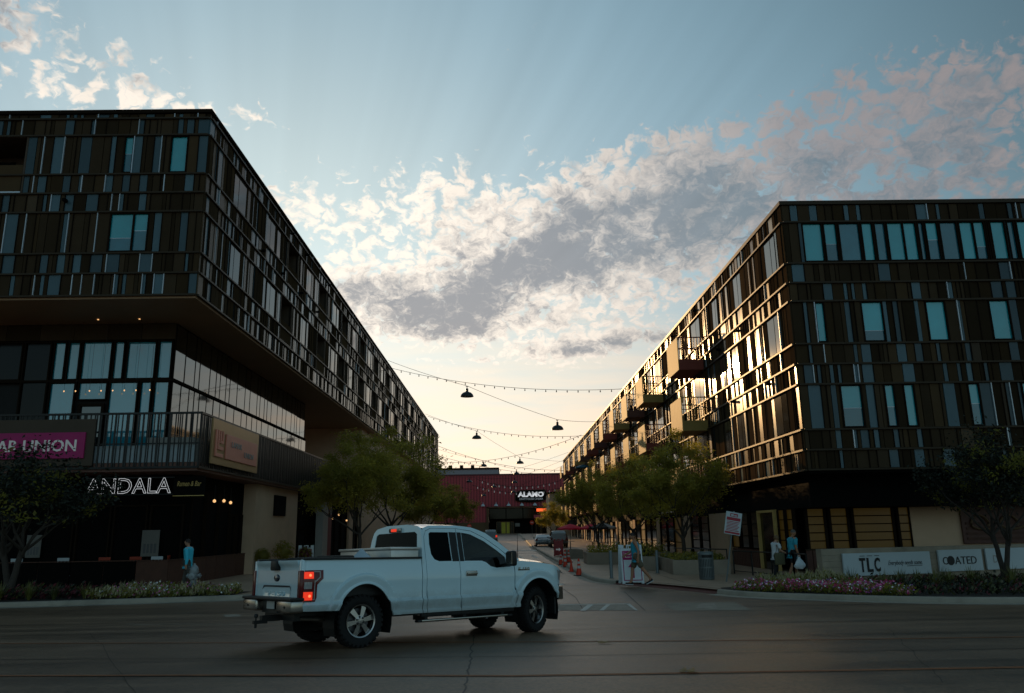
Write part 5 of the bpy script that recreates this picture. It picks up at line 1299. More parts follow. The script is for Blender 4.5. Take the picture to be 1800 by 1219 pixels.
# gilded sign with the double-letter mark, on the side of the terrace
s = thing('wall_sign', 'gold framed sign with pink mark and pink name panel on the terrace side', 'sign', (-11.92, 35.0, 4.88), pi / 2)
MB().bbox(-3.05, 3.0, -.02, .06, .0, 1.86, .012).build('frame_panel', 'sign_gold', s)
def strokes(pts, m):
    b = MB()
    for (x0, x1, z0, z1) in pts: b.box(x0, x1, -.075, -.024, z0, z1)
    return put(b, 'mark', m, s)
strokes([(-2.75, -2.62, .32, 1.42), (-2.62, -1.85, .32, .46), (-2.50, -2.38, .62, 1.42), (-2.38, -1.85, .62, .76), (-2.26, -2.14, .90, 1.42), (-2.14, -1.85, .90, 1.0), (-1.97, -1.85, 1.0, 1.42)], 'sign_pink')
MB().bbox(-1.55, 2.72, -.075, -.024, .30, 1.36, .01).build('name_panel', 'sign_pink', s)
put(fit(text_mesh('LAMAR', 1, .02), 1.3, .24), 'lettering', 'letter_dim', s, (-.25, -.09, .98)); put(fit(text_mesh('UNION', 1, .02), 1.3, .24), 'lettering', 'letter_dim', s, (1.45, -.09, .68))
# low concrete wall with the three white boards
WA = math.atan2(1.9, 7.25); wx = Vector((10.8, 27.35, .1))
w = thing('sign_wall', 'low board-marked concrete wall carrying the white shop boards', 'wall', wx, WA)
for i in range(6): MB().bbox(0, 12, 0, .30, .205 * i - .1 + (0 if i else -.2), .205 * (i + 1) - .104, .004).build('board_course', 'concrete_board', w)
def wall_board(label, x0, x1, z0, z1):
    s = thing('shop_board', label, 'sign', wx + Vector((cos(WA) * (x0 + x1) / 2 + sin(WA) * .09, sin(WA) * (x0 + x1) / 2 - cos(WA) * .09, (z0 + z1) / 2)), WA)
    MB().bbox(-(x1 - x0) / 2, (x1 - x0) / 2, -.02, .05, -(z1 - z0) / 2, (z1 - z0) / 2, .006).build('panel', 'board_white', s)
    for xx in (-.4, .4): MB().box(xx * (x1 - x0) - .03, xx * (x1 - x0) + .03, .05, .088, -.2, .2).build('bracket', 'rail_dark', s)
    return s
s = wall_board('white board with three bold capitals and a handwritten slogan on the concrete wall', .75, 4.35, .22, .97)
for i, ch in enumerate('TLC'):
    put(fit(text_mesh(ch, 1, .012, bold=.03), .24, .47), 'letter', 'letter_black', s, (-1.05 + i * .30, -.035, -.02))
    b = MB(); b.box(-.10, .10, -.03, -.022, .0, .018); put(b, 'letter_bar', 'letter_black', s, (-1.03 + i * .30, 0, .27))  # thin black bar above each letter
put(fit(text_mesh('Everybody needs some.', 1, .008, shear=.35, bold=-.012), 1.42, .20), 'script', 'letter_black', s, (.72, -.03, .0))
b = MB(); b.tube([(.78, -.025, -.10), (1.1, -.025, -.085), (1.42, -.025, -.09)], .009, 5); b.build('underline', 'letter_black', s)
s = wall_board('white board with thin capitals and one solid black disc on the concrete wall', 4.72, 6.62, .26, 1.0)
put(fit(text_mesh('C', 1, .012), .20, .26), 'letter', 'letter_black', s, (-.70, -.03, 0)); put(fit(text_mesh('ATED', 1, .012), .95, .26), 'letter', 'letter_black', s, (.20, -.03, 0))
put(MB().lathe([(.16, 0), (.16, .01)], 28, X=Matrix.Rotation(pi / 2, 4, 'X')), 'letter', 'letter_black', s, (-.45, -.022, 0))
s = wall_board('white board at the right edge of the picture, mostly behind the tree stem', 6.80, 8.7, .27, 1.01)
put(fit(text_mesh('D', 1, .006), .2, .26), 'letter', 'letter_dim', s, (-.55, -.026, 0))
# brown wall sign with script, at the right edge
s = thing('wall_sign', 'brown slatted sign with tan script on the beige wall at the right edge', 'sign', (20.2, 32.3, 1.62))
MB().bbox(-1.6, 2.6, -.02, .05, -.42, 1.1, .01).build('board', 'wood_slat', s)
for z in (-.26, -.06, .14, .34): MB().box(-1.45, 2.5, -.045, -.021, z, z + .09).build('slat', 'corten', s)
for k_, x_ in enumerate((-.95, .25, 1.4)):      # looping tan script strokes, as far as they can be made out
    MB().tube([(x_ + .42 * cos(q) * (1 - .3 * sin(q)) + .25 * (q / 6.3), -.075, .42 + .28 * sin(q)) for q in [.35 * i - .6 for i in range(19)]], .045, 6).build('script_stroke', 'wood_tan', s, smooth=60)
# small white shop name far along the right block
s = thing('shop_sign', 'small pale hand-lettered shop name on the dark shopfront under the trees', 'sign', (11.82, 58.0, 3.3), -pi / 2)
put(fit(text_mesh('MaGiGi', 1, .02), 5.2, .5), 'lettering', 'letter_white', s)
# cinema name sign
sx = at_y(933, 872, CY - .6)
s = thing('cinema_sign', 'dark sign with large rounded white capitals on the red cinema wall', 'sign', (sx.x, CY - .45, sx.z))
sw = (at_y(960, 872, CY).x - at_y(907, 872, CY).x); sh_ = at_y(930, 862, CY).z - at_y(930, 881, CY).z
out = [(-sw / 2, -sh_ * .38), (-sw / 2, sh_ * .25), (-sw * .36, sh_ * .5), (sw * .46, sh_ * .55), (sw * .52, sh_ * .25), (sw * .52, -sh_ * .30), (sw * .35, -sh_ * .48), (0, -sh_ * .58), (-sw * .4, -sh_ * .5)]
MB().prism(out, 0, .25, X=Matrix.Rotation(pi / 2, 4, 'X')).build('board', 'black_matte', s)
MB().prism([(x * 1.04, y * 1.07) for x, y in out], -.12, -.02, X=Matrix.Rotation(pi / 2, 4, 'X')).build('edge_light', 'cinema_tan', s)
put(fit(text_mesh('ALAMO', 1, .05, bold=.05), sw * .86, sh_ * .48), 'lettering', 'neon', s, (0, -.30, sh_ * .14)); put(fit(text_mesh('DRAFTHOUSE CINEMA', 1, .04, bold=.01), sw * .78, sh_ * .19), 'lettering', 'letter_white', s, (.1, -.30, -sh_ * .28))
# stop signs by the cinema
def stop_sign(label, px, py, Y):
    p = at_y(px, py, Y); gz = road_z(Y)
    s = thing('stop_sign', label, 'sign', (p.x, Y, gz), group='stop signs')
    MB().tube([(0, 0, -.1), (0, 0, p.z - gz + .4)], .04, 6).build('post', 'steel_grey', s)
    oc = [(.42 * cos(pi / 8 + k * pi / 4), .42 * sin(pi / 8 + k * pi / 4)) for k in range(8)]
    MB().prism(oc, 0, .02, X=Matrix.Translation((0, -.05, p.z - gz)) @ Matrix.Rotation(pi / 2, 4, 'X')).build('sign_face', 'cone_orange', s)
    put(fit(text_mesh('STOP', 1, .01), .5, .2), 'lettering', 'letter_white', s, (0, -.085, p.z - gz))
stop_sign('red octagonal stop sign left of the cinema entrance', 825, 925, 150); stop_sign('red octagonal stop sign before the cinema doors', 935, 919, 150)
# ---------------- A-frame boards
def a_frame(label, loc, rz, cols, big):
    s = thing('pavement_sign', label, 'sign', loc, rz); t = rad(7)
    for k, sg in enumerate((1, -1)):
        X = Matrix.Translation((0, -.26 * sg, 0)) @ Matrix.Rotation(-t * sg, 4, 'X')
        b = MB(); b.bbox(-.33, .33, -.02, .02, .04, 1.10, .012, X=X); b.bbox(-.33, -.22, -.02, .02, 1.08, 1.22, .012, X=X); b.bbox(.22, .33, -.02, .02, 1.08, 1.22, .012, X=X)
        b.bbox(-.09, -.06, -.02, .02, 1.08, 1.21, .01, X=X); b.bbox(.06, .09, -.02, .02, 1.08, 1.21, .01, X=X); b.bbox(-.09, .09, -.02, .02, 1.18, 1.22, .01, X=X)
        b.bbox(-.33, -.25, -.03, .03, .0, .06, .01, X=X); b.bbox(.25, .33, -.03, .03, .0, .06, .01, X=X)
        fr = b.build('board', cols[0], s, smooth=40)
        if k == 0:
            q = MB().box(-.28, .28, -.026, -.0205, .75, 1.03, 0, X); q.box(-.28, -.255, -.026, -.0205, .10, .745, 0, X); q.box(.255, .28, -.026, -.0205, .10, .745, 0, X); q.box(-.255, .255, -.026, -.0205, .10, .125, 0, X); q.build('print', cols[1], fr)
            ar = MB().prism([(-.05, .18), (.05, .18), (.05, .52), (.13, .52), (0, .68), (-.13, .52), (-.05, .52)] if big else [(-.18, .42), (.02, .42), (.02, .34), (.16, .47), (.02, .60), (.02, .52), (-.18, .52)], .0205, .026, X=X @ Matrix.Rotation(pi / 2, 4, 'X')); ar.build('arrow', cols[1] if big else cols[2], fr)
            if big:
                for txt, z, h, w_ in (('Lamar Union', .945, .095, .46), ('Retail Parking', .83, .055, .40)):
                    tx = fit(text_mesh(txt, 1, .004), w_, h); tx.v = [tuple(X @ Vector((x, y - .029, zz + z))) for x, y, zz in tx.v]; tx.build('lettering', cols[2], fr)
    return s
p = at_z(1110, 1026, WALK)
a_frame('white pavement board with magenta arrow, behind the walking man in the blue vest', (p.x, p.y, WALK), .12, ('plastic_white', 'sign_magenta', 'letter_white'), True).scale = (1.2, 1.0, 1.1)
s = a_frame('dark red pavement board with a white arrow beside the parked cars', (3.95, 59, WALK), -.1, ('sign_red', 'sign_red', 'letter_white'), False); s.scale = (1.05, 1.0, 1.0)
s = a_frame('white pavement board whose top shows above the bed of the pickup truck', (-11.0, 44.6, WALK), .05, ('plastic_white', 'sign_magenta', 'letter_white'), True); s.scale = (1.2, 1, 1.05)
# leaning notice on a pole beside the flower bed
bp = at_z(1277, 1023, WALK); tp_ = at_y(1287, 930, bp.y)
s = thing('notice_sign', 'tall leaning pole with a white notice printed in red, by the flower bed', 'sign', (bp.x, bp.y, WALK)); s.rotation_euler = (0, math.atan2(tp_.x - bp.x, tp_.z - WALK), 0)
MB().tube([(0, 0, -.1), (0, 0, 2.5)], .028, 8).build('pole', 'steel_grey', s)
fc = MB().bbox(-.29, .29, -.05, -.03, 1.66, 2.46, .005).build('face', 'board_white', s)
b = MB(); b.box(-.25, .25, -.056, -.051, 2.16, 2.27); b.box(-.27, .27, -.056, -.051, 1.69, 1.76); b.box(-.14, .14, -.056, -.051, 2.30, 2.41); b.build('print', 'ink_red', fc)
b = MB(); b.box(-.11, -.01, -.060, -.0565, 2.32, 2.38); b.box(.01, .11, -.060, -.0565, 2.32, 2.36); b.build('pictogram', 'board_white', fc)
for i in range(7):
    z = 2.115 - i * .052; MB().box(-.23, .23 - .03 * (i % 3), -.054, -.051, z - .012, z + .012).build('text_line', 'ink_red', fc)
# ================================================================== HANGING LAMPS AND STRING LIGHTS
def lamp_mesh():
    a = MB().lathe([(.045, .62), (.06, .60), (.10, .58), (.10, .36), (.16, .33), (.33, .26), (.45, .13), (.495, .0), (.50, -.03), (.475, -.03), (.43, .12), (.30, .24), (.05, .30)], 26, cap=False)
    return a
lm = lamp_mesh().build('z', 'lamp_shade', smooth=45).data; bpy.data.objects.remove(bpy.data.objects['z'])
li = MB().lathe([(.46, .02), (.40, .12), (.28, .22), (.0, .26)], 22, cap=False).build('z', 'lamp_inner', smooth=45).data; bpy.data.objects.remove(bpy.data.objects['z'])
lhb = MB().tube([(0, 0, .58), (0, 0, .72)], .03, 6).tube([(-.09, 0, .74), (.09, 0, .74)], .022, 6).tube([(0, 0, .70), (-.09, 0, .80)], .016, 5).tube([(0, 0, .70), (.09, 0, .80)], .016, 5)
lh = lhb.build('z', 'rail_dark').data; bpy.data.objects.remove(bpy.data.objects['z'])
lbm = MB().lathe([(.03, .14), (.06, .08), (.055, .02), (.0, -.01)], 10).build('z', 'bulb_glass', smooth=60).data; bpy.data.objects.remove(bpy.data.objects['z'])
LAMPS = [(821, 697, 24, 1.15, 'largest, just right of the left roof edge'), (980, 755, 22, 1.15, 'second largest, nearest the right block'), (838, 771, 17, 1.15, 'below the largest one, near the left block'),
         (914, 815, 14, 1.15, 'above the cinema roof, right of centre'), (850, 820, 12.5, 1.15, 'above the pale hall roof, left of centre'), (908, 834, 11.2, 1.1, 'just over the cinema parapet'),
         (825, 848, 11, .95, 'leftmost before the red wall'), (905, 849, 10.5, .95, 'upper right before the red wall'), (869, 857, 9.5, .9, 'middle one before the red wall'), (903, 866, 9, .9, 'lower right before the red wall'), (851, 872, 8.5, .9, 'lowest before the red wall')]
LP = []
for px, py, wpx, dia, txt in LAMPS:
    Y = dia * 1400 / wpx; p = at_y(px, py, Y); LP.append(p)
    t = thing('hanging_lamp', 'black dome lamp hung over the street, ' + txt, 'lamp', p, 0, 'dome lamps over the street'); t.scale = (dia,) * 3
    child('shade', lm, t, (0, 0, 0)); child('reflector', li, t, (0, 0, 0)); child('hanger', lh, t, (0, 0, 0)); child('bulb', lbm, t, (0, 0, 0))
def span(a, b_, sag, n_): return [a.lerp(b_, i / n_) - Vector((0, 0, sag * 4 * (i / n_) * (1 - i / n_))) for i in range(n_ + 1)]
bulb_me = MB().lathe([(.02, .0), (.028, -.03), (.03, -.10), (.055, -.14), (.05, -.20), (.0, -.24)], 8).build('z', 'cable').data; bpy.data.objects.remove(bpy.data.objects['z'])
bulb_lit = MB().lathe([(.02, .0), (.028, -.03), (.03, -.10), (.06, -.14), (.055, -.20), (.0, -.24)], 8).build('z', 'letter_white').data; bpy.data.objects.remove(bpy.data.objects['z'])
def string(label, a, b_, sag, gap, lit=False, sc=1.0):
    s = thing('string_light', label, 'string lights', a, 0, 'strings of bulbs over the street')
    pts = span(a, b_, sag, 40); L = (b_ - a).length; n_ = int(L / gap)
    MB().tube([p - a for p in pts], .022 * sc, 4).build('cord', 'cable', s)
    for i in range(1, n_):
        t = i / n_; p = a.lerp(b_, t) - Vector((0, 0, sag * 4 * t * (1 - t))); child('bulb', bulb_lit if lit else bulb_me, s, p - a, (sc * 1.1,) * 3)
LRF = lambda px, py: at_x(px, py, -12.15); RRF = lambda px, py: at_x(px, py, 11.5)
string('nearest string of bulbs crossing above the largest dome lamp', LRF(690, 648), RRF(1095, 684), .9, 1.15)
string('second string of bulbs crossing above the third dome lamp', LRF(752, 732), RRF(1030, 766), 1.2, 1.25, sc=1.15)
string('string of bulbs falling to the right above the cinema', LRF(767, 783), at_y(992, 827, 140), 1.2, 1.7, sc=1.35)
string('string of bulbs rising to the right above the cinema', LRF(767, 812), RRF(1022, 765), 1.4, 1.6, sc=1.3)
string('low string of pale bulbs across the upper red wall', at_y(838, 843, 150), at_y(985, 845, 150), 1.3, 1.05, True, 1.7)
string('lower string of pale bulbs across the red wall', at_y(830, 853, 152), at_y(985, 858, 152), 1.2, 1.05, True, 1.6)
string('faint string of bulbs ending at the right block roof', LRF(768, 801), at_y(990, 835, 146), .8, 1.9, sc=1.3)
def cable(label, pts):
    c = thing('cable', label, 'cable', pts[0], 0, 'lamp cables')
    b = MB()
    for i in range(len(pts) - 1): b.tube([p - pts[0] for p in span(pts[i], pts[i + 1], .12, 10)], .018, 4, cap=False)
    b.build('wire', 'cable', c)
tops = [p + Vector((0, 0, .80 * d[3])) for p, d in zip(LP, LAMPS)]
cable('wire carrying the two nearest dome lamps', [LRF(682, 634), tops[0], tops[1], RRF(1057, 741)])
cable('wire carrying the third and fourth dome lamps', [LRF(748, 728), tops[2], tops[3], RRF(1000, 812)])
cable('wire carrying the dome lamps above the cinema parapet', [LRF(769, 790), tops[4], tops[5], RRF(1000, 795)])
cable('wire carrying the upper lamps before the red wall', [LRF(769, 836), tops[6], tops[7], RRF(998, 806)])
cable('wire carrying the lower lamps before the red wall', [LRF(769, 846), tops[10], tops[8], tops[9], RRF(996, 815)])
# ================================================================== STREET FURNITURE
def cone(label, px, py, h, k):
    p = at_z(px, py, WALK if k else 0.0)
    c = thing('traffic_cone', label, 'cone', (p.x, p.y, (WALK if k else road_z(p.y)) + .004), .4 * px, 'traffic cones by the kerb'); c.scale = (h / .71,) * 3
    MB().bbox(-.18, .18, -.18, .18, 0, .035, .01).build('base', 'cone_orange' if h < .6 else 'black_plastic', c)
    cn_ = MB().lathe([(.135, .035), (.10, .22), (.065, .45), (.033, .70), (.0, .71)], 20).build('body', 'cone_orange', c, smooth=50)
    if h > .6:
        MB().lathe([(.0915, .30), (.0745, .41)], 20, cap=False).build('band', 'cone_band', cn_, smooth=50); MB().lathe([(.0625, .49), (.0505, .58)], 20, cap=False).build('band', 'cone_band', cn_, smooth=50)
cone('orange cone with two white bands, nearest to the camera', 1018, 1012.5, .75, 0)
cone('small plain orange cone without bands', 1004.5, 1005.5, .55, 0)
cone('banded cone just left of the small plain one', 994, 997.5, .72, 0)
cone('banded cone at the kerb, leftmost of the group', 986, 993.5, .72, 0)
cone('banded cone before the planter corner', 993.5, 989.5, .74, 1)
cone('banded cone nearest the planter, rightmost at the back', 1000, 989, .72, 1)
def bollard(label, px, py, h):
    p = at_z(px, py, WALK); c = thing('bollard', label, 'bollard', (p.x, p.y, WALK), 0, 'steel bollards')
    MB().lathe([(.075, 0), (.07, .02), (.065, .03), (.065, h - .03), (.058, h), (.0, h + .012)], 16).build('post', 'steel_grey', c, smooth=40); MB().lathe([(.10, 0), (.10, .015), (.07, .02)], 16).build('base_ring', 'steel_grey', c)
bollard('steel bollard left of the white pavement board', 1075, 1017, 1.05); bollard('steel bollard left of the corner planter', 1156, 1008, .95); bollard('dark steel bollard at the back edge of the long planter', 1086, 983, 1.0)
# litter bin
p = at_z(1243, 1019, WALK); c = thing('litter_bin', 'round grey slatted steel litter bin in front of the corner planter', 'bin', (p.x, p.y, WALK))
MB().lathe([(.26, .0), (.28, .03), (.28, .08), (.26, .09)], 28).build('base', 'steel_grey', c, smooth=40)
MB().lathe([(.25, .05), (.25, .90)], 24).build('liner', 'black_plastic', c)
for k in range(28):
    a = 2 * pi * k / 28; X = Matrix.Rotation(a, 4, 'Z'); f_ = abs(((a + pi / 2) % (2 * pi)) - 0) < .0
    ang = (a - 1.5 * pi + pi) % (2 * pi) - pi
    MB().box(.265, .28, -.018, .018, .09, .74 if abs(ang) < .75 else .90, 0, X).build('slat', 'steel_grey', c)
for z in (.42, .74): MB().lathe([(.276, z), (.288, z), (.288, z + .05), (.276, z + .05)], 28, cap=False).build('hoop', 'steel_grey', c, smooth=40)
MB().lathe([(.27, .90), (.295, .90), (.295, .97), (.27, 1.0), (.12, 1.02), (.0, 1.02)], 28).build('lid', 'steel_grey', c, smooth=40)
# hydrant
p = at_z(339, 1036, .13); c = thing('fire_hydrant', 'silver fire hydrant with stubby side caps in the left flower bed', 'hydrant', (at_y(341, 1010, 27.0).x, 27.0, .13)); c.scale = (1.02, 1.02, 1.05)
MB().lathe([(.17, 0), (.17, .03), (.10, .04), (.10, .46), (.135, .47), (.135, .50), (.115, .51), (.12, .66), (.15, .67), (.15, .70)], 20).build('barrel', 'hydrant_silver', c, smooth=40)
MB().lathe([(.13, .70), (.135, .74), (.12, .82), (.07, .88), (.04, .90), (.035, .95), (.0, .955)], 20).build('bonnet', 'hydrant_silver', c, smooth=40)
for k, (dx_, dy_) in enumerate(((-1, 0), (1, 0), (0, -1))):
    X = Matrix.Translation((0, 0, .57)) @ Vector((dx_, dy_, 0)).to_track_quat('Z', 'Y').to_matrix().to_4x4(); r_ = .055 if k < 2 else .085
    MB().lathe([(r_, .08), (r_, .17), (r_ + .02, .17), (r_ + .02, .21), (r_ - .02, .22), (.02, .22), (.02, .25), (0, .25)], 14, X=X).build('outlet_cap', 'hydrant_silver', c, smooth=40)
# planters
def planter(label, poly, h, z=WALK, soil=True):
    cx_ = sum(q[0] for q in poly) / len(poly); cy_ = sum(q[1] for q in poly) / len(poly)
    c = thing('planter', label, 'planter', (cx_, cy_, z)); n_ = len(poly)
    P = [Vector((q[0] - cx_, q[1] - cy_)) for q in poly]; t = .14
    for i in range(n_):
        a, b_ = P[i], P[(i + 1) % n_]; d = (b_ - a).normalized(); nn = Vector((-d.y, d.x))
        q = [a, b_, b_ + nn * t - d * t, a + nn * t + d * t]; MB().prism([tuple(v) for v in q], -.1, h).build('side', 'concrete', c)
    MB().prism([tuple(v * .95) for v in P], 0, h - .08).build('soil', 'earth', c)
    return c
planter('long low concrete planter beyond the cones', [(4.55, 44.6), (9.0, 43.6), (9.0, 46.8), (4.6, 47.2)], .62)
planter('small concrete planter block behind the dark red board', [(4.2, 53.5), (5.2, 53.4), (5.2, 56), (4.2, 56)], .55)
planter('corner concrete planter behind the litter bin', [(7.0, 33.6), (9.3, 33.2), (10.0, 38.5), (7.3, 38.8)], .58)
planter('low concrete planter behind the walking man in the blue vest', [(5.9, 37.4), (7.0, 37.2), (7.2, 41.5), (6.1, 41.8)], .62)
for nm, lab, poly, mix, n_, hg in (('planter_shrubs', 'leafy mix growing in the long planter', [(4.7, 44.8), (8.9, 43.9), (8.9, 46.6), (4.75, 47)], [('leaf_b', 4), ('leaf_a', 3), ('petal_white', .25), ('leaf_c', 1)], 3500, .75),
                    ('hedge', 'clipped low hedge growing in the corner planter', [(7.1, 33.8), (9.2, 33.4), (9.8, 38.3), (7.4, 38.6)], [('leaf_a', 4), ('blade', 4), ('leaf_b', 2)], 5200, .38),
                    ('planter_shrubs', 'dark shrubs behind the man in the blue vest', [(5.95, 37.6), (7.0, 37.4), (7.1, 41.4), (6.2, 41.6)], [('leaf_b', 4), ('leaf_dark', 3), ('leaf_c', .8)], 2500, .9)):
    flower_field(nm, lab, poly, WALK + .52, n_, mix, hg, len(lab), 'shrubs')
# umbrellas over café tables
def umbrella(label, x, y, r, zt, cols, zg=WALK):
    c = thing('umbrella', label, 'umbrella', (x, y, zg), .3, 'cafe umbrellas')
    MB().tube([(0, 0, 0), (0, 0, zt - zg + .12)], .025, 8).build('pole', 'steel_grey', c); MB().lathe([(.28, 0), (.28, .05), (.06, .09)], 16).build('base', 'black_plastic', c)
    z1 = zt - zg
    for k in range(8):
        a0, a1 = 2 * pi * k / 8, 2 * pi * (k + 1) / 8; n_ = 5; vs = []
        for i in range(n_ + 1):
            t = i / n_; rr_ = r * t; zz = z1 - .30 * r * t ** 1.25
            for aa in (a0, (a0 + a1) / 2, a1): vs.append((rr_ * cos(aa), rr_ * sin(aa), zz - (.05 * t if aa == (a0 + a1) / 2 else 0)))
        vs += [(v[0], v[1], v[2] - .14) for v in vs[-3:]]
        fs_ = [(i * 3 + j, i * 3 + j + 1, (i + 1) * 3 + j + 1, (i + 1) * 3 + j) for i in range(n_ + 1) for j in range(2)]
        b = MB(); b.add(vs, fs_); b.build('canopy_panel', cols[k % len(cols)], c)
        MB().tube([(0, 0, z1 - .05), (r * cos(a0), r * sin(a0), z1 - .31 * r)], .012, 4).build('rib', 'steel_grey', c)
umbrella('plain dark red cafe umbrella nearest the parked cars', 6.25, 76, 1.25, 2.5, ['umbrella_red'])
umbrella('dark red cafe umbrella partly behind the white and black one', 8.1, 73.5, 1.25, 2.5, ['umbrella_red'])
umbrella('white and black cafe umbrella under the trees', 8.35, 68, 1.2, 2.5, ['umbrella_black', 'umbrella_black', 'umbrella_white', 'umbrella_black'])
umbrella('teal umbrella opened on a balcony of the right block', 10.6, 104.6, 1.1, 10.4, ['umbrella_teal'], 7.5)
def cafe_set(x, y, k):
    t = thing('cafe_table', 'round dark cafe table under the ' + ('plain red umbrella', 'half hidden red umbrella', 'white and black umbrella')[k], 'table', (x, y, WALK), 0, 'cafe tables under the umbrellas')
    MB().lathe([(.4, .72), (.4, .75)], 18).build('table_top', 'black_plastic', t); MB().tube([(0, 0, 0), (0, 0, .72)], .04, 8).build('stem', 'black_plastic', t); MB().lathe([(.25, 0), (.25, .03)], 14).build('foot', 'black_plastic', t)
for i, (x, y) in enumerate(((6.25, 76.3), (8.1, 73.9), (8.35, 68.4))): cafe_set(x, y, i)
# ---------------- rails on the right-hand pavement
def railing(label, pts, h):
    c = thing('railing', label, 'railing', (*pts[0], WALK)); o = Vector((*pts[0], 0))
    for i in range(len(pts) - 1):
        a = Vector((*pts[i], 0)) - o; b_ = Vector((*pts[i + 1], 0)) - o; n_ = max(1, round((b_ - a).length / 1.25))
        MB().tube([a + Vector((0, 0, h)), b_ + Vector((0, 0, h))], .03, 6).build('top_rail', 'rail_dark', c); MB().tube([a + Vector((0, 0, .12)), b_ + Vector((0, 0, .12))], .018, 6).build('bottom_rail', 'rail_dark', c)
        for k in range(n_ + 1):
            q = a.lerp(b_, k / n_); MB().box(q.x - .025, q.x + .025, q.y - .025, q.y + .025, 0, h).build('post', 'rail_dark', c)
railing('dark steel railing behind the older couple', [(9.55, 33.6), (10.55, 29.4), (10.62, 28.3)], .92); railing('dark steel railing behind the litter bin', [(8.4, 39.5), (9.9, 35.8)], .92)
# ---------------- patio of the left block: rusty screen and chairs peeping over it
c = thing('patio_screen', 'rust-brown panelled screen round the restaurant patio on the left', 'fence', (-12.95, 31.2, WALK))
for k in range(8): MB().bbox(-.03, .03, 1.25 * k + .02, 1.25 * k + 1.23, 0, .98, .006).build('panel', 'corten', c)
for k in range(9): MB().bbox(-1.25 * k - 1.23, -1.25 * k - .02, -.03, .03, 0, .98, .006).build('panel', 'black_matte' if k else 'corten', c)
MB().box(-11.3, .05, -.05, .05, .985, 1.02).build('cap', 'corten', c); MB().box(-.05, .05, .055, 10.1, .985, 1.02).build('cap', 'corten', c)
def patio_chair(label, x, y, rz, m):
    c = thing('patio_chair', label, 'chair', (x, y, WALK), rz, 'patio chairs behind the screen')
    MB().bbox(-.22, .22, -.22, .22, .44, .47, .012).build('seat', m, c)
    MB().bbox(-.23, .23, .19, .22, 1.02, 1.14, .012).build('back_top', m, c)
    for xx in (-.2, -.07, .07, .2): MB().box(xx - .018, xx + .018, .195, .215, .47, 1.03).build('back_slat', m, c)
    for xx in (-.2, .2):
        for yy in (-.2, .2): MB().tube([(xx, yy, 0), (xx * .95, yy * .95, .45)], .016, 6).build('leg', m, c)
PC = [(-22.0, 'chair_white', 'leftmost white'), (-19.0, 'chair_white', 'white one under the magenta sign'), (-17.2, 'chair_white', 'white one beside the dark tree stem'), (-15.6, 'chair_red', 'red-orange one left of the poster'), (-14.4, 'chair_red', 'red-orange one below the poster')]
for x, m, txt in PC: patio_chair('patio chair showing above the screen facing the road, ' + txt, x, 31.75, pi * 1.0, m)
patio_chair('white patio chair at the screen just left of the man in blue', -13.55, 31.7, pi, 'chair_white')
for y, m, txt in ((33.2, 'chair_red', 'red one just right of the man in blue'), (34.6, 'chair_white', 'first white one right of the man in blue'), (35.6, 'chair_red', 'red one between two white ones'), (38.0, 'chair_white', 'white one near the truck tailgate'), (39.4, 'chair_white', 'last white one before the truck')):
    patio_chair('patio chair along the side screen, ' + txt, -13.55, y, pi / 2, m)
# potted shrubs at the end of the patio
for (x, y, r_, lab) in ((-11.6, 42.2, .62, 'round dark shrub in a pot against the beige wall'), (-12.2, 40.6, .42, 'smaller shrub in a pot at the end of the patio screen'), (-10.9, 44.0, .40, 'reddish shrub in a pot left of the white board')):
    t = thing('potted_shrub', lab, 'plant', (x, y, WALK)); MB().lathe([(.26, 0), (.34, .45), (.32, .47), (.28, .40)], 16).build('pot', 'corten', t, smooth=40)
    rnd = random.Random(int(x * 10)); b = MB()
    for i in range(1400):
        n2 = Vector((rnd.gauss(0, 1), rnd.gauss(0, 1), rnd.gauss(0, 1))).normalized(); p = n2 * r_ * rnd.uniform(.5, 1.05) + Vector((0, 0, .5 + r_ * .8)); u_ = n2.orthogonal().normalized(); u_ = Matrix.Rotation(rnd.uniform(0, 6), 3, n2) @ u_; v_ = n2.cross(u_); s_ = rnd.uniform(.03, .07)
        b.add([p - u_ * s_, p + v_ * s_ * .5, p + u_ * s_, p - v_ * s_ * .5], [(0, 1, 2, 3)], rnd.choice((0, 0, 1)))
    b.build('foliage', ['leaf_b', 'coleus' if 'reddish' in lab else 'leaf_a'], t)
# posters in the dark shop windows
for lab, x, z, w_, h in (('pale printed poster in the dark shop window under the neon letters', -14.55, 1.75, .72, 1.05), ('small pale notices in the dark shop window at the far left', -19.3, 1.7, .6, .9)):
    t = thing('poster', lab, 'poster', (x, 33.06, z)); MB().bbox(-w_ / 2, w_ / 2, -.01, .01, -h / 2, h / 2, .003).build('sheet', 'paper', t)
    for k in range(4): MB().box(-w_ * .38 + k * w_ * .2, -w_ * .38 + k * w_ * .2 + w_ * .14, -.014, -.0105, -h * .38, -.02).build('text_block', 'grey_trim', t)
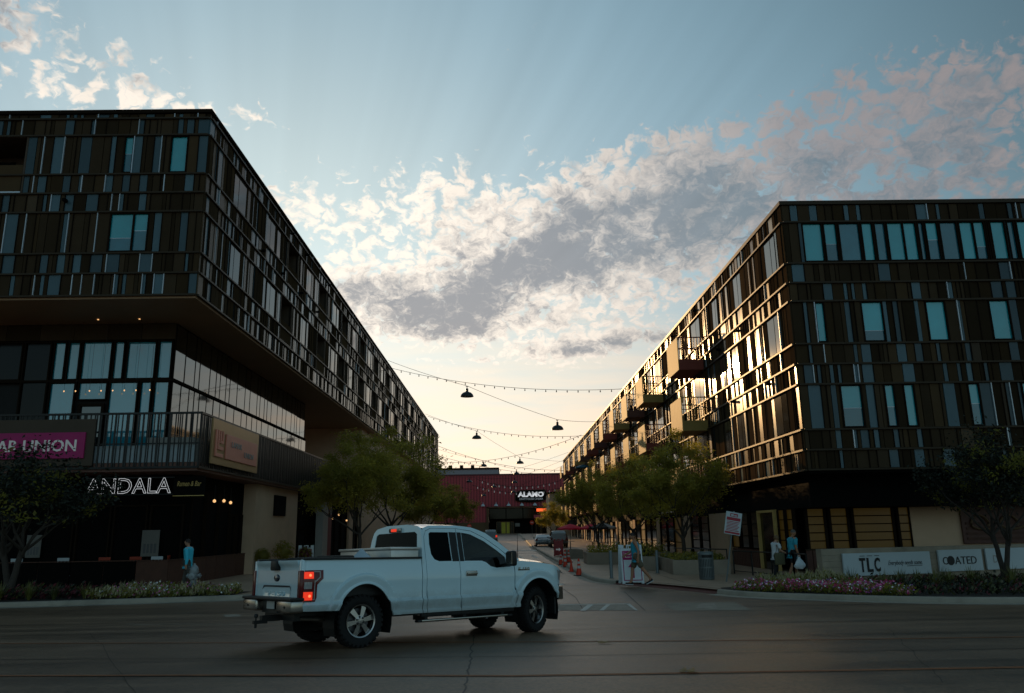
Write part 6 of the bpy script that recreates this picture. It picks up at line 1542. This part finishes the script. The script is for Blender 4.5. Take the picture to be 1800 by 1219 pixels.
# warm lamps inside the left shops
for i, (x, y, z) in enumerate(((-12.95, 60.2, 3.1), (-12.95, 62.4, 3.4), (-12.95, 65.5, 3.0), (-12.9, 35.4, 3.5), (-12.9, 36.6, 3.55), (-12.9, 37.5, 3.5))):
    t = thing('pendant_lamp', ORD[i % 3] + ' warm pendant lamp from the camera ' + ('beyond the white column' if i < 3 else 'in the corner restaurant window'), 'lamp', (x, y, z), 0, 'warm pendant lamps in the left shops'); MB().lathe([(.0, .09), (.06, .05), (.075, 0), (.05, -.05), (0, -.07)], 10).build('globe', 'bulb_warm', t); MB().tube([(0, 0, .08), (0, 0, .7)], .01, 4).build('cord', 'cable', t)
for i, x in enumerate((-19.0, -18.5, -17.9, -17.4, -16.9, -16.4, -15.9, -15.3)):
    t = thing('terrace_bulb', ORD[i] + ' tiny warm bulb from the left before the terrace windows', 'lamp', (x, 33.4, 8.2), 0, 'tiny bulbs before the terrace windows'); MB().lathe([(.0, .04), (.035, .0), (0, -.05)], 8).build('globe', 'bulb_warm', t); MB().tube([(0, 0, .04), (0, 0, 3.08)], .006, 4).build('cord', 'cable', t)
# two small round signs beside the white column
for y, lab in ((56.6, 'small round white sign beside the white column'), (52.0, 'small round pale sign on the dark shop door')):
    t = thing('round_sign', lab, 'sign', (-12.32, y, 3.55), pi / 2); MB().lathe([(.26, 0), (.26, .03)], 22, X=Matrix.Rotation(pi / 2, 4, 'X')).build('disc', 'letter_dim', t); MB().lathe([(.17, .031), (.17, .035)], 18, X=Matrix.Rotation(pi / 2, 4, 'X')).build('mark', 'letter_black', t)
# ================================================================== PEOPLE
def grow(nodes, edges, root, sub=2):
    """continuous surface round a stick figure: nodes name -> (point, radius)"""
    names = list(nodes); idx = {n_: i for i, n_ in enumerate(names)}
    me = bpy.data.meshes.new('sk'); me.from_pydata([nodes[n_][0] for n_ in names], [(idx[a], idx[b_]) for a, b_ in edges], [])
    ob = bpy.data.objects.new('sk', me); COL.objects.link(ob)
    sk = ob.modifiers.new('s', 'SKIN'); sk.use_smooth_shade = True
    for i, n_ in enumerate(names):
        r = nodes[n_][1]; me.skin_vertices[0].data[i].radius = r if isinstance(r, tuple) else (r, r); me.skin_vertices[0].data[i].use_root = (n_ == root)
    sd_ = ob.modifiers.new('d', 'SUBSURF'); sd_.levels = sub; sd_.render_levels = sub
    dg = bpy.context.evaluated_depsgraph_get(); dg.update(); ev = ob.evaluated_get(dg); m = ev.to_mesh()
    b = MB(); b.add([v.co.copy() for v in m.vertices], [tuple(p.vertices) for p in m.polygons]); ev.to_mesh_clear(); bpy.data.objects.remove(ob); return b
def head_mb(c, face, hh, nod=0.0):
    """a head hh tall: skull, jaw, nose, brow, eyes, mouth, ears; face is the facing angle about z"""
    b = MB(); n_, m_ = 22, 16; vs = []; R3 = Matrix.Translation(c) @ Matrix.Rotation(face, 4, 'Z') @ Matrix.Rotation(-nod, 4, 'Y')
    for i in range(m_ + 1):
        ph = pi * i / m_; z = cos(ph); r = sin(ph)
        for k in range(n_):
            a = 2 * pi * k / n_; x, y = r * cos(a), r * sin(a)
            fx = x * .50 * hh * .80 + .03 * hh; fy = y * .36 * hh; fz = z * .50 * hh
            if z < -.15: q = (-.15 - z) / .85; fy *= 1 - .30 * q; fx = fx * (1 - .12 * q) + (.03 * hh * q if x > 0 else .08 * hh * q)
            if x > .6 and abs(y) < .25 and -.45 < z < .12: fx += .10 * hh * sm(.25, .0, abs(y)) * sm(-.45, -.22, z) * sm(.14, -.15, z)      # nose
            if x > .6 and .12 < z < .32: fx += .014 * hh                                                                                   # brow
            if x > .6 and .0 < z < .14 and .15 < abs(y) < .45: fx -= .02 * hh                                                              # eye hollows
            if x > .7 and -.62 < z < -.50: fx -= .012 * hh                                                                                 # mouth line
            vs.append((fx, fy, fz))
    fs_ = [(i * n_ + k, i * n_ + (k + 1) % n_, (i + 1) * n_ + (k + 1) % n_, (i + 1) * n_ + k) for i in range(m_) for k in range(n_)]
    b.add(vs, fs_, 0, R3)
    for s_ in (-1, 1):
        b.lathe([(.0, -.10 * hh), (.035 * hh, -.07 * hh), (.045 * hh, .02 * hh), (.04 * hh, .08 * hh), (.0, .11 * hh)], 8, 0, R3 @ Matrix.Translation((-.0 * hh, s_ * .37 * hh, -.02 * hh)) @ Matrix.Diagonal((1, .5, 1, 1)))
        b.lathe([(.0, -.025 * hh), (.03 * hh, 0), (.0, .025 * hh)], 8, 1, R3 @ Matrix.Translation((.385 * hh, s_ * .15 * hh, .06 * hh)))
    return b, R3
def hair_mb(R3, hh, style):
    b = MB(); n_, m_ = 22, 12; vs = []; low = {'short': -.05, 'bob': -.35, 'crop': .05}[style]; puff = {'short': 1.07, 'bob': 1.17, 'crop': 1.055}[style]
    for i in range(m_ + 1):
        t = i / m_
        for k in range(n_):
            a = 2 * pi * k / n_; front = sm(.25, .9, cos(a)); lo = low * (1 - front) + .42 * front
            zc = 1.0 + (lo - 1.0) * t; zc = min(1, zc); r = math.sqrt(max(0, 1 - zc * zc)) if zc < 1 else 0
            x, y = r * cos(a), r * sin(a); vs.append((x * .50 * hh * .80 * puff + .02 * hh, y * .36 * hh * puff, zc * .50 * hh * puff))
    b.add(vs, [(i * n_ + k, i * n_ + (k + 1) % n_, (i + 1) * n_ + (k + 1) % n_, (i + 1) * n_ + k) for i in range(m_) for k in range(n_)], 0, R3); return b
def person(label, loc, face, H, pose, look):
    """pose: thigh/shin angles (deg, forward +), arm angles, lean; look: materials and clothes"""
    t = thing('person', label, 'person', loc, face)
    hh = H / 7.5; U = lambda a: Vector((sin(rad(a)), 0, -cos(rad(a))))       # local x is forward
    bulk = look.get('bulk', 1.0)
    th, sh = H * .245, H * .235; lean = pose.get('lean', 3)
    legs = {}; hipz = 0
    for s_, k in ((1, 'L'), (-1, 'R')):
        a, b_ = pose['leg' + k]; kn = U(a) * th; an = kn + U(b_) * sh; legs[k] = (a, b_, kn, an); hipz = max(hipz, -an.z + H * .045)
    N, E = {}, []
    pel = Vector((0, 0, hipz)); sd_ = Vector((sin(rad(lean)), 0, cos(rad(lean))))
    wst = pel + sd_ * H * .10; chs = pel + sd_ * H * .22; shd = pel + sd_ * H * .295; nck = pel + sd_ * H * .325; hd0 = nck + sd_ * hh * .38 + Vector((.02 * H, 0, 0)) * .6
    N['pel'] = (pel, (.085 * H * bulk * .85, .095 * H * .9)); N['wst'] = (wst, (.072 * H * bulk, .085 * H * .9 * bulk)); N['chs'] = (chs, (.072 * H * bulk, .095 * H)); N['shd'] = (shd, (.045 * H, .065 * H)); N['nck'] = (nck, .030 * H); N['hd0'] = (hd0, .032 * H)
    E += [('pel', 'wst'), ('wst', 'chs'), ('chs', 'shd'), ('shd', 'nck'), ('nck', 'hd0')]
    for s_, k in ((1, 'L'), (-1, 'R')):
        y = s_ * .052 * H; a, b_, kn, an = legs[k]; hp = pel + Vector((0, y, -.01 * H))
        N['hip' + k] = (hp, .058 * H * (1 + .2 * (bulk - 1))); N['mth' + k] = (hp + kn * .5, .050 * H); N['kn' + k] = (hp + kn, .034 * H); N['clf' + k] = (hp + kn + (an - kn) * .35 + Vector((-.008 * H, 0, 0)), .034 * H); N['an' + k] = (hp + an, .022 * H)
        fd = pose.get('foot' + k, 0); ft = Vector((cos(rad(fd)), 0, sin(rad(fd)))); N['hl' + k] = (hp + an + Vector((-.012 * H, 0, -.022 * H)), .022 * H); N['to' + k] = (hp + an + ft * .085 * H + Vector((0, 0, -.026 * H)), (.018 * H, .024 * H))
        E += [('pel', 'hip' + k), ('hip' + k, 'mth' + k), ('mth' + k, 'kn' + k), ('kn' + k, 'clf' + k), ('clf' + k, 'an' + k), ('an' + k, 'hl' + k), ('an' + k, 'to' + k)]
        ua, fa = pose['arm' + k]; out = pose.get('out', 6); ys = s_ * .112 * H
        sp = shd + Vector((0, ys, -.012 * H)); ud = U(ua) + Vector((0, s_ * sin(rad(out)), 0)); el_ = sp + ud.normalized() * H * .165; wr = el_ + U(fa) * H * .145
        N['sh' + k] = (sp, .040 * H); N['ua' + k] = (sp.lerp(el_, .5), .031 * H); N['el' + k] = (el_, .025 * H); N['fa' + k] = (el_.lerp(wr, .4), .025 * H); N['wr' + k] = (wr, .016 * H)
        hd_ = U(fa); pm = wr + hd_ * .028 * H; N['pm' + k] = (pm, (.012 * H, .020 * H)); E += [('shd', 'sh' + k), ('sh' + k, 'ua' + k), ('ua' + k, 'el' + k), ('el' + k, 'fa' + k), ('fa' + k, 'wr' + k), ('wr' + k, 'pm' + k)]
        side_ = Vector((cos(rad(fa)), 0, sin(rad(fa))))
        for q, (o, L) in enumerate(((-.018, .040), (-.006, .046), (.006, .043), (.018, .034))):
            f0 = pm + side_ * (o * H) * .9 + hd_ * .016 * H; f1 = f0 + hd_ * (L * H * .55); f2 = f1 + (hd_ * .8 + Vector((0, -s_ * .6, 0))).normalized() * (L * H * .45)
            for nm, v in (('a', f0), ('b', f1), ('c', f2)): N[f'f{q}{nm}{k}'] = (v, .0050 * H)
            E += [('pm' + k, f'f{q}a{k}'), (f'f{q}a{k}', f'f{q}b{k}'), (f'f{q}b{k}', f'f{q}c{k}')]
        t0 = wr + hd_ * .012 * H + side_ * .018 * H; t1 = t0 + (hd_ + side_ * .7).normalized() * .026 * H
        N['t0' + k] = (t0, .0062 * H); N['t1' + k] = (t1, .0052 * H); E += [('wr' + k, 't0' + k), ('t0' + k, 't1' + k)]
    body = grow(N, E, 'pel', 1)
    hb, R3 = head_mb(hd0 + Vector((.012 * H, 0, hh * .22)), pose.get('turn', 0), hh, rad(pose.get('nod', 0)))
    o = len(body.v); body.v += hb.v; body.f += [tuple(i + o for i in f) for f in hb.f]; body.m += hb.m
    body.build('body', [look['skin'], 'hair_dark'], t, smooth=80)
    hair_mb(R3, hh, look['hairstyle']).build('hair', look['hair'], t, smooth=60)
    def cloth(name, m, keys, grow_by, cut=None, ext=None):
        n2 = {}
        for k in keys:
            p, r = N[k]; r = r if isinstance(r, tuple) else (r, r); g_ = grow_by.get(k, .010) * H; n2[k] = (p, (r[0] + g_, r[1] + g_))
        e2 = [(a, b_) for a, b_ in E if a in n2 and b_ in n2]
        for (nm, frm, p, r) in (ext or []): n2[nm] = (p, r); e2.append((frm, nm))
        grow(n2, e2, keys[0], 2).build(name, m, t, smooth=80)
    P_ = lambda k: N[k][0]
    if look['top'] == 'long': cloth('shirt', look['shirt'], ['pel', 'wst', 'chs', 'shd'] + [a + k for k in 'LR' for a in ('sh', 'ua', 'el', 'fa', 'wr')], {'pel': .006, 'wst': .008, 'wrL': .008, 'wrR': .008}, ext=[('hem', 'pel', pel + Vector((0, 0, -.05 * H)), (.088 * H, .098 * H)), ('col', 'shd', nck + Vector((0, 0, -.004 * H)), .036 * H)])
    elif look['top'] == 'short': cloth('shirt', look['shirt'], ['pel', 'wst', 'chs', 'shd'] + [a + k for k in 'LR' for a in ('sh', 'ua')], {'pel': .010, 'wst': .014, 'uaL': .014, 'uaR': .014}, ext=[('hem', 'pel', pel + Vector((0, 0, -.06 * H)), (.092 * H * bulk, .10 * H)), ('col', 'shd', nck + Vector((0, 0, -.006 * H)), .036 * H)] + [('cuff' + k, 'ua' + k, P_('ua' + k).lerp(P_('el' + k), .55), .042 * H) for k in 'LR'])
    else: cloth('vest', look['shirt'], ['pel', 'wst', 'chs', 'shd'], {'pel': .008, 'wst': .008, 'shd': .006}, ext=[('hem', 'pel', pel + Vector((0, 0, -.04 * H)), (.088 * H, .096 * H))] + [('st' + k, 'shd', shd + Vector((0, s2 * .062 * H, .008 * H)), .036 * H) for k, s2 in (('L', 1), ('R', -1))])
    if look['bottom'] == 'shorts':
        cloth('shorts', look['trouser'], ['pel'] + [a + k for k in 'LR' for a in ('hip', 'mth')], {'pel': .004, 'mthL': .014, 'mthR': .014}, ext=[('cf' + k, 'mth' + k, P_('mth' + k).lerp(P_('kn' + k), .72), .056 * H) for k in 'LR'])
    else: cloth('trousers', look['trouser'], ['pel'] + [a + k for k in 'LR' for a in ('hip', 'mth', 'kn', 'clf', 'an')], {'pel': .004, 'anL': .014, 'anR': .014, 'knL': .012, 'knR': .012})
    for k in 'LR':
        a = P_('hl' + k); b_ = P_('to' + k); d = (b_ - a); L = d.length + .055 * H; X = Matrix.Translation(a - d.normalized() * .028 * H + Vector((0, 0, -.012 * H))) @ d.to_track_quat('X', 'Z').to_matrix().to_4x4()
        sh_ = MB(); sh_.bbox(0, L, -.028 * H, .028 * H, -.006 * H, .008 * H, .006, X=X); so = sh_.build('shoe_sole', 'shoe_white', t, smooth=50)
        up_ = MB(); up_.bbox(.004, L * .97, -.025 * H, .025 * H, .008 * H, .034 * H, .016 * H, X=X, seg=3); up_.bbox(.004, L * .45, -.022 * H, .022 * H, .03 * H, .05 * H, .012 * H, X=X, seg=3); up_.build('shoe', look['shoe'], t, smooth=50)
    return t, N
p = at_z(1124, 1027, WALK)
person('man in blue vest and khaki shorts striding left before the white pavement board', (p.x - .12, p.y - .35, WALK), pi, 1.80, {'legL': (-27, -40), 'legR': (20, 8), 'footL': -28, 'footR': 6, 'armL': (-18, 6), 'armR': (14, 58), 'lean': 5, 'nod': -4},
       {'skin': 'skin_tan', 'hair': 'hair_dark', 'hairstyle': 'crop', 'top': 'vest', 'shirt': 'tank_blue', 'bottom': 'shorts', 'trouser': 'cloth_khaki', 'shoe': 'cloth_black'})
person('man in a bright blue long-sleeved shirt and grey trousers walking left past the hydrant', (at_y(330, 1000, 28.9).x, 28.9, WALK), pi, 1.82, {'legL': (-22, -46), 'legR': (16, 6), 'footL': -30, 'footR': 4, 'armL': (-12, 4), 'armR': (8, 34), 'lean': 2, 'nod': 10},
       {'skin': 'skin', 'hair': 'hair_dark', 'hairstyle': 'short', 'top': 'long', 'shirt': 'shirt_blue', 'bottom': 'trousers', 'trouser': 'cloth_grey', 'shoe': 'shoe_white'})
pr = at_y(1396, 1000, 29.6)
om, NN = person('grey-haired older man in a teal shirt and dark shorts carrying a white plastic bag', (pr.x, 29.6, WALK), .15, 1.80, {'legL': (18, 4), 'legR': (-14, -24), 'footR': -16, 'armL': (6, 18), 'armR': (-4, 16), 'lean': 4, 'nod': -6},
       {'skin': 'skin_tan', 'hair': 'hair_grey', 'hairstyle': 'crop', 'top': 'short', 'shirt': 'shirt_teal', 'bottom': 'shorts', 'trouser': 'cloth_black', 'shoe': 'cloth_black', 'bulk': 1.25})
hw_ = om.matrix_basis @ NN['pmR'][0] if False else Matrix.Translation(om.location) @ Matrix.Rotation(.15, 4, 'Z') @ NN['pmR'][0]
bagt = thing('plastic_bag', 'white plastic carrier bag in the hand of the older man', 'bag', hw_ + Vector((0, 0, -.06)), .15)
b = MB(); n_ = 14; vs = []
for i, (r_, z) in enumerate(((.03, .02), (.05, -.05), (.12, -.14), (.17, -.24), (.18, -.32), (.13, -.40), (.0, -.41))):
    for k in range(n_):
        a = 2 * pi * k / n_; q = 1 + .14 * sin(3 * a + i) ; vs.append((r_ * cos(a) * q * 1.15, r_ * sin(a) * q * .7, z + .012 * sin(5 * a + i)))
b.add(vs, [(i * n_ + k, i * n_ + (k + 1) % n_, (i + 1) * n_ + (k + 1) % n_, (i + 1) * n_ + k) for i in range(6) for k in range(n_)]); b.build('sack', 'plastic_white', bagt, smooth=50)
for y in (-.02, .02): MB().tube([(-.05, y, .0), (-.03, y, .07), (.03, y, .07), (.05, y, .0)], .006, 5).build('bag_handle', 'plastic_white', bagt)
pr = at_y(1365, 1000, 29.9)
wm, NW = person('blonde woman in a pale top with an olive shoulder bag beside the older man', (pr.x, 29.9, WALK), .25, 1.58, {'legL': (10, 0), 'legR': (-8, -14), 'armL': (4, 30), 'armR': (14, 66), 'lean': 6, 'nod': -6},
       {'skin': 'skin', 'hair': 'hair_blond', 'hairstyle': 'bob', 'top': 'short', 'shirt': 'shirt_white', 'bottom': 'trousers', 'trouser': 'cloth_black', 'shoe': 'shoe_white'})
wl = Matrix.Translation(wm.location) @ Matrix.Rotation(.25, 4, 'Z')
bg_ = thing('shoulder_bag', 'olive tote bag hanging at the side of the blonde woman', 'bag', wl @ Vector((.02, -.23, .93)), .25)
MB().bbox(-.20, .20, -.05, .05, -.42, .0, .03, seg=3).build('pouch', 'bag_olive', bg_, smooth=45)
MB().tube([(-.14, 0, -.02), (-.06, .03, .22), (.0, .06, .42), (.04, .05, .25), (.14, 0, -.02)], .012, 5).build('strap', 'soffit_red', bg_)
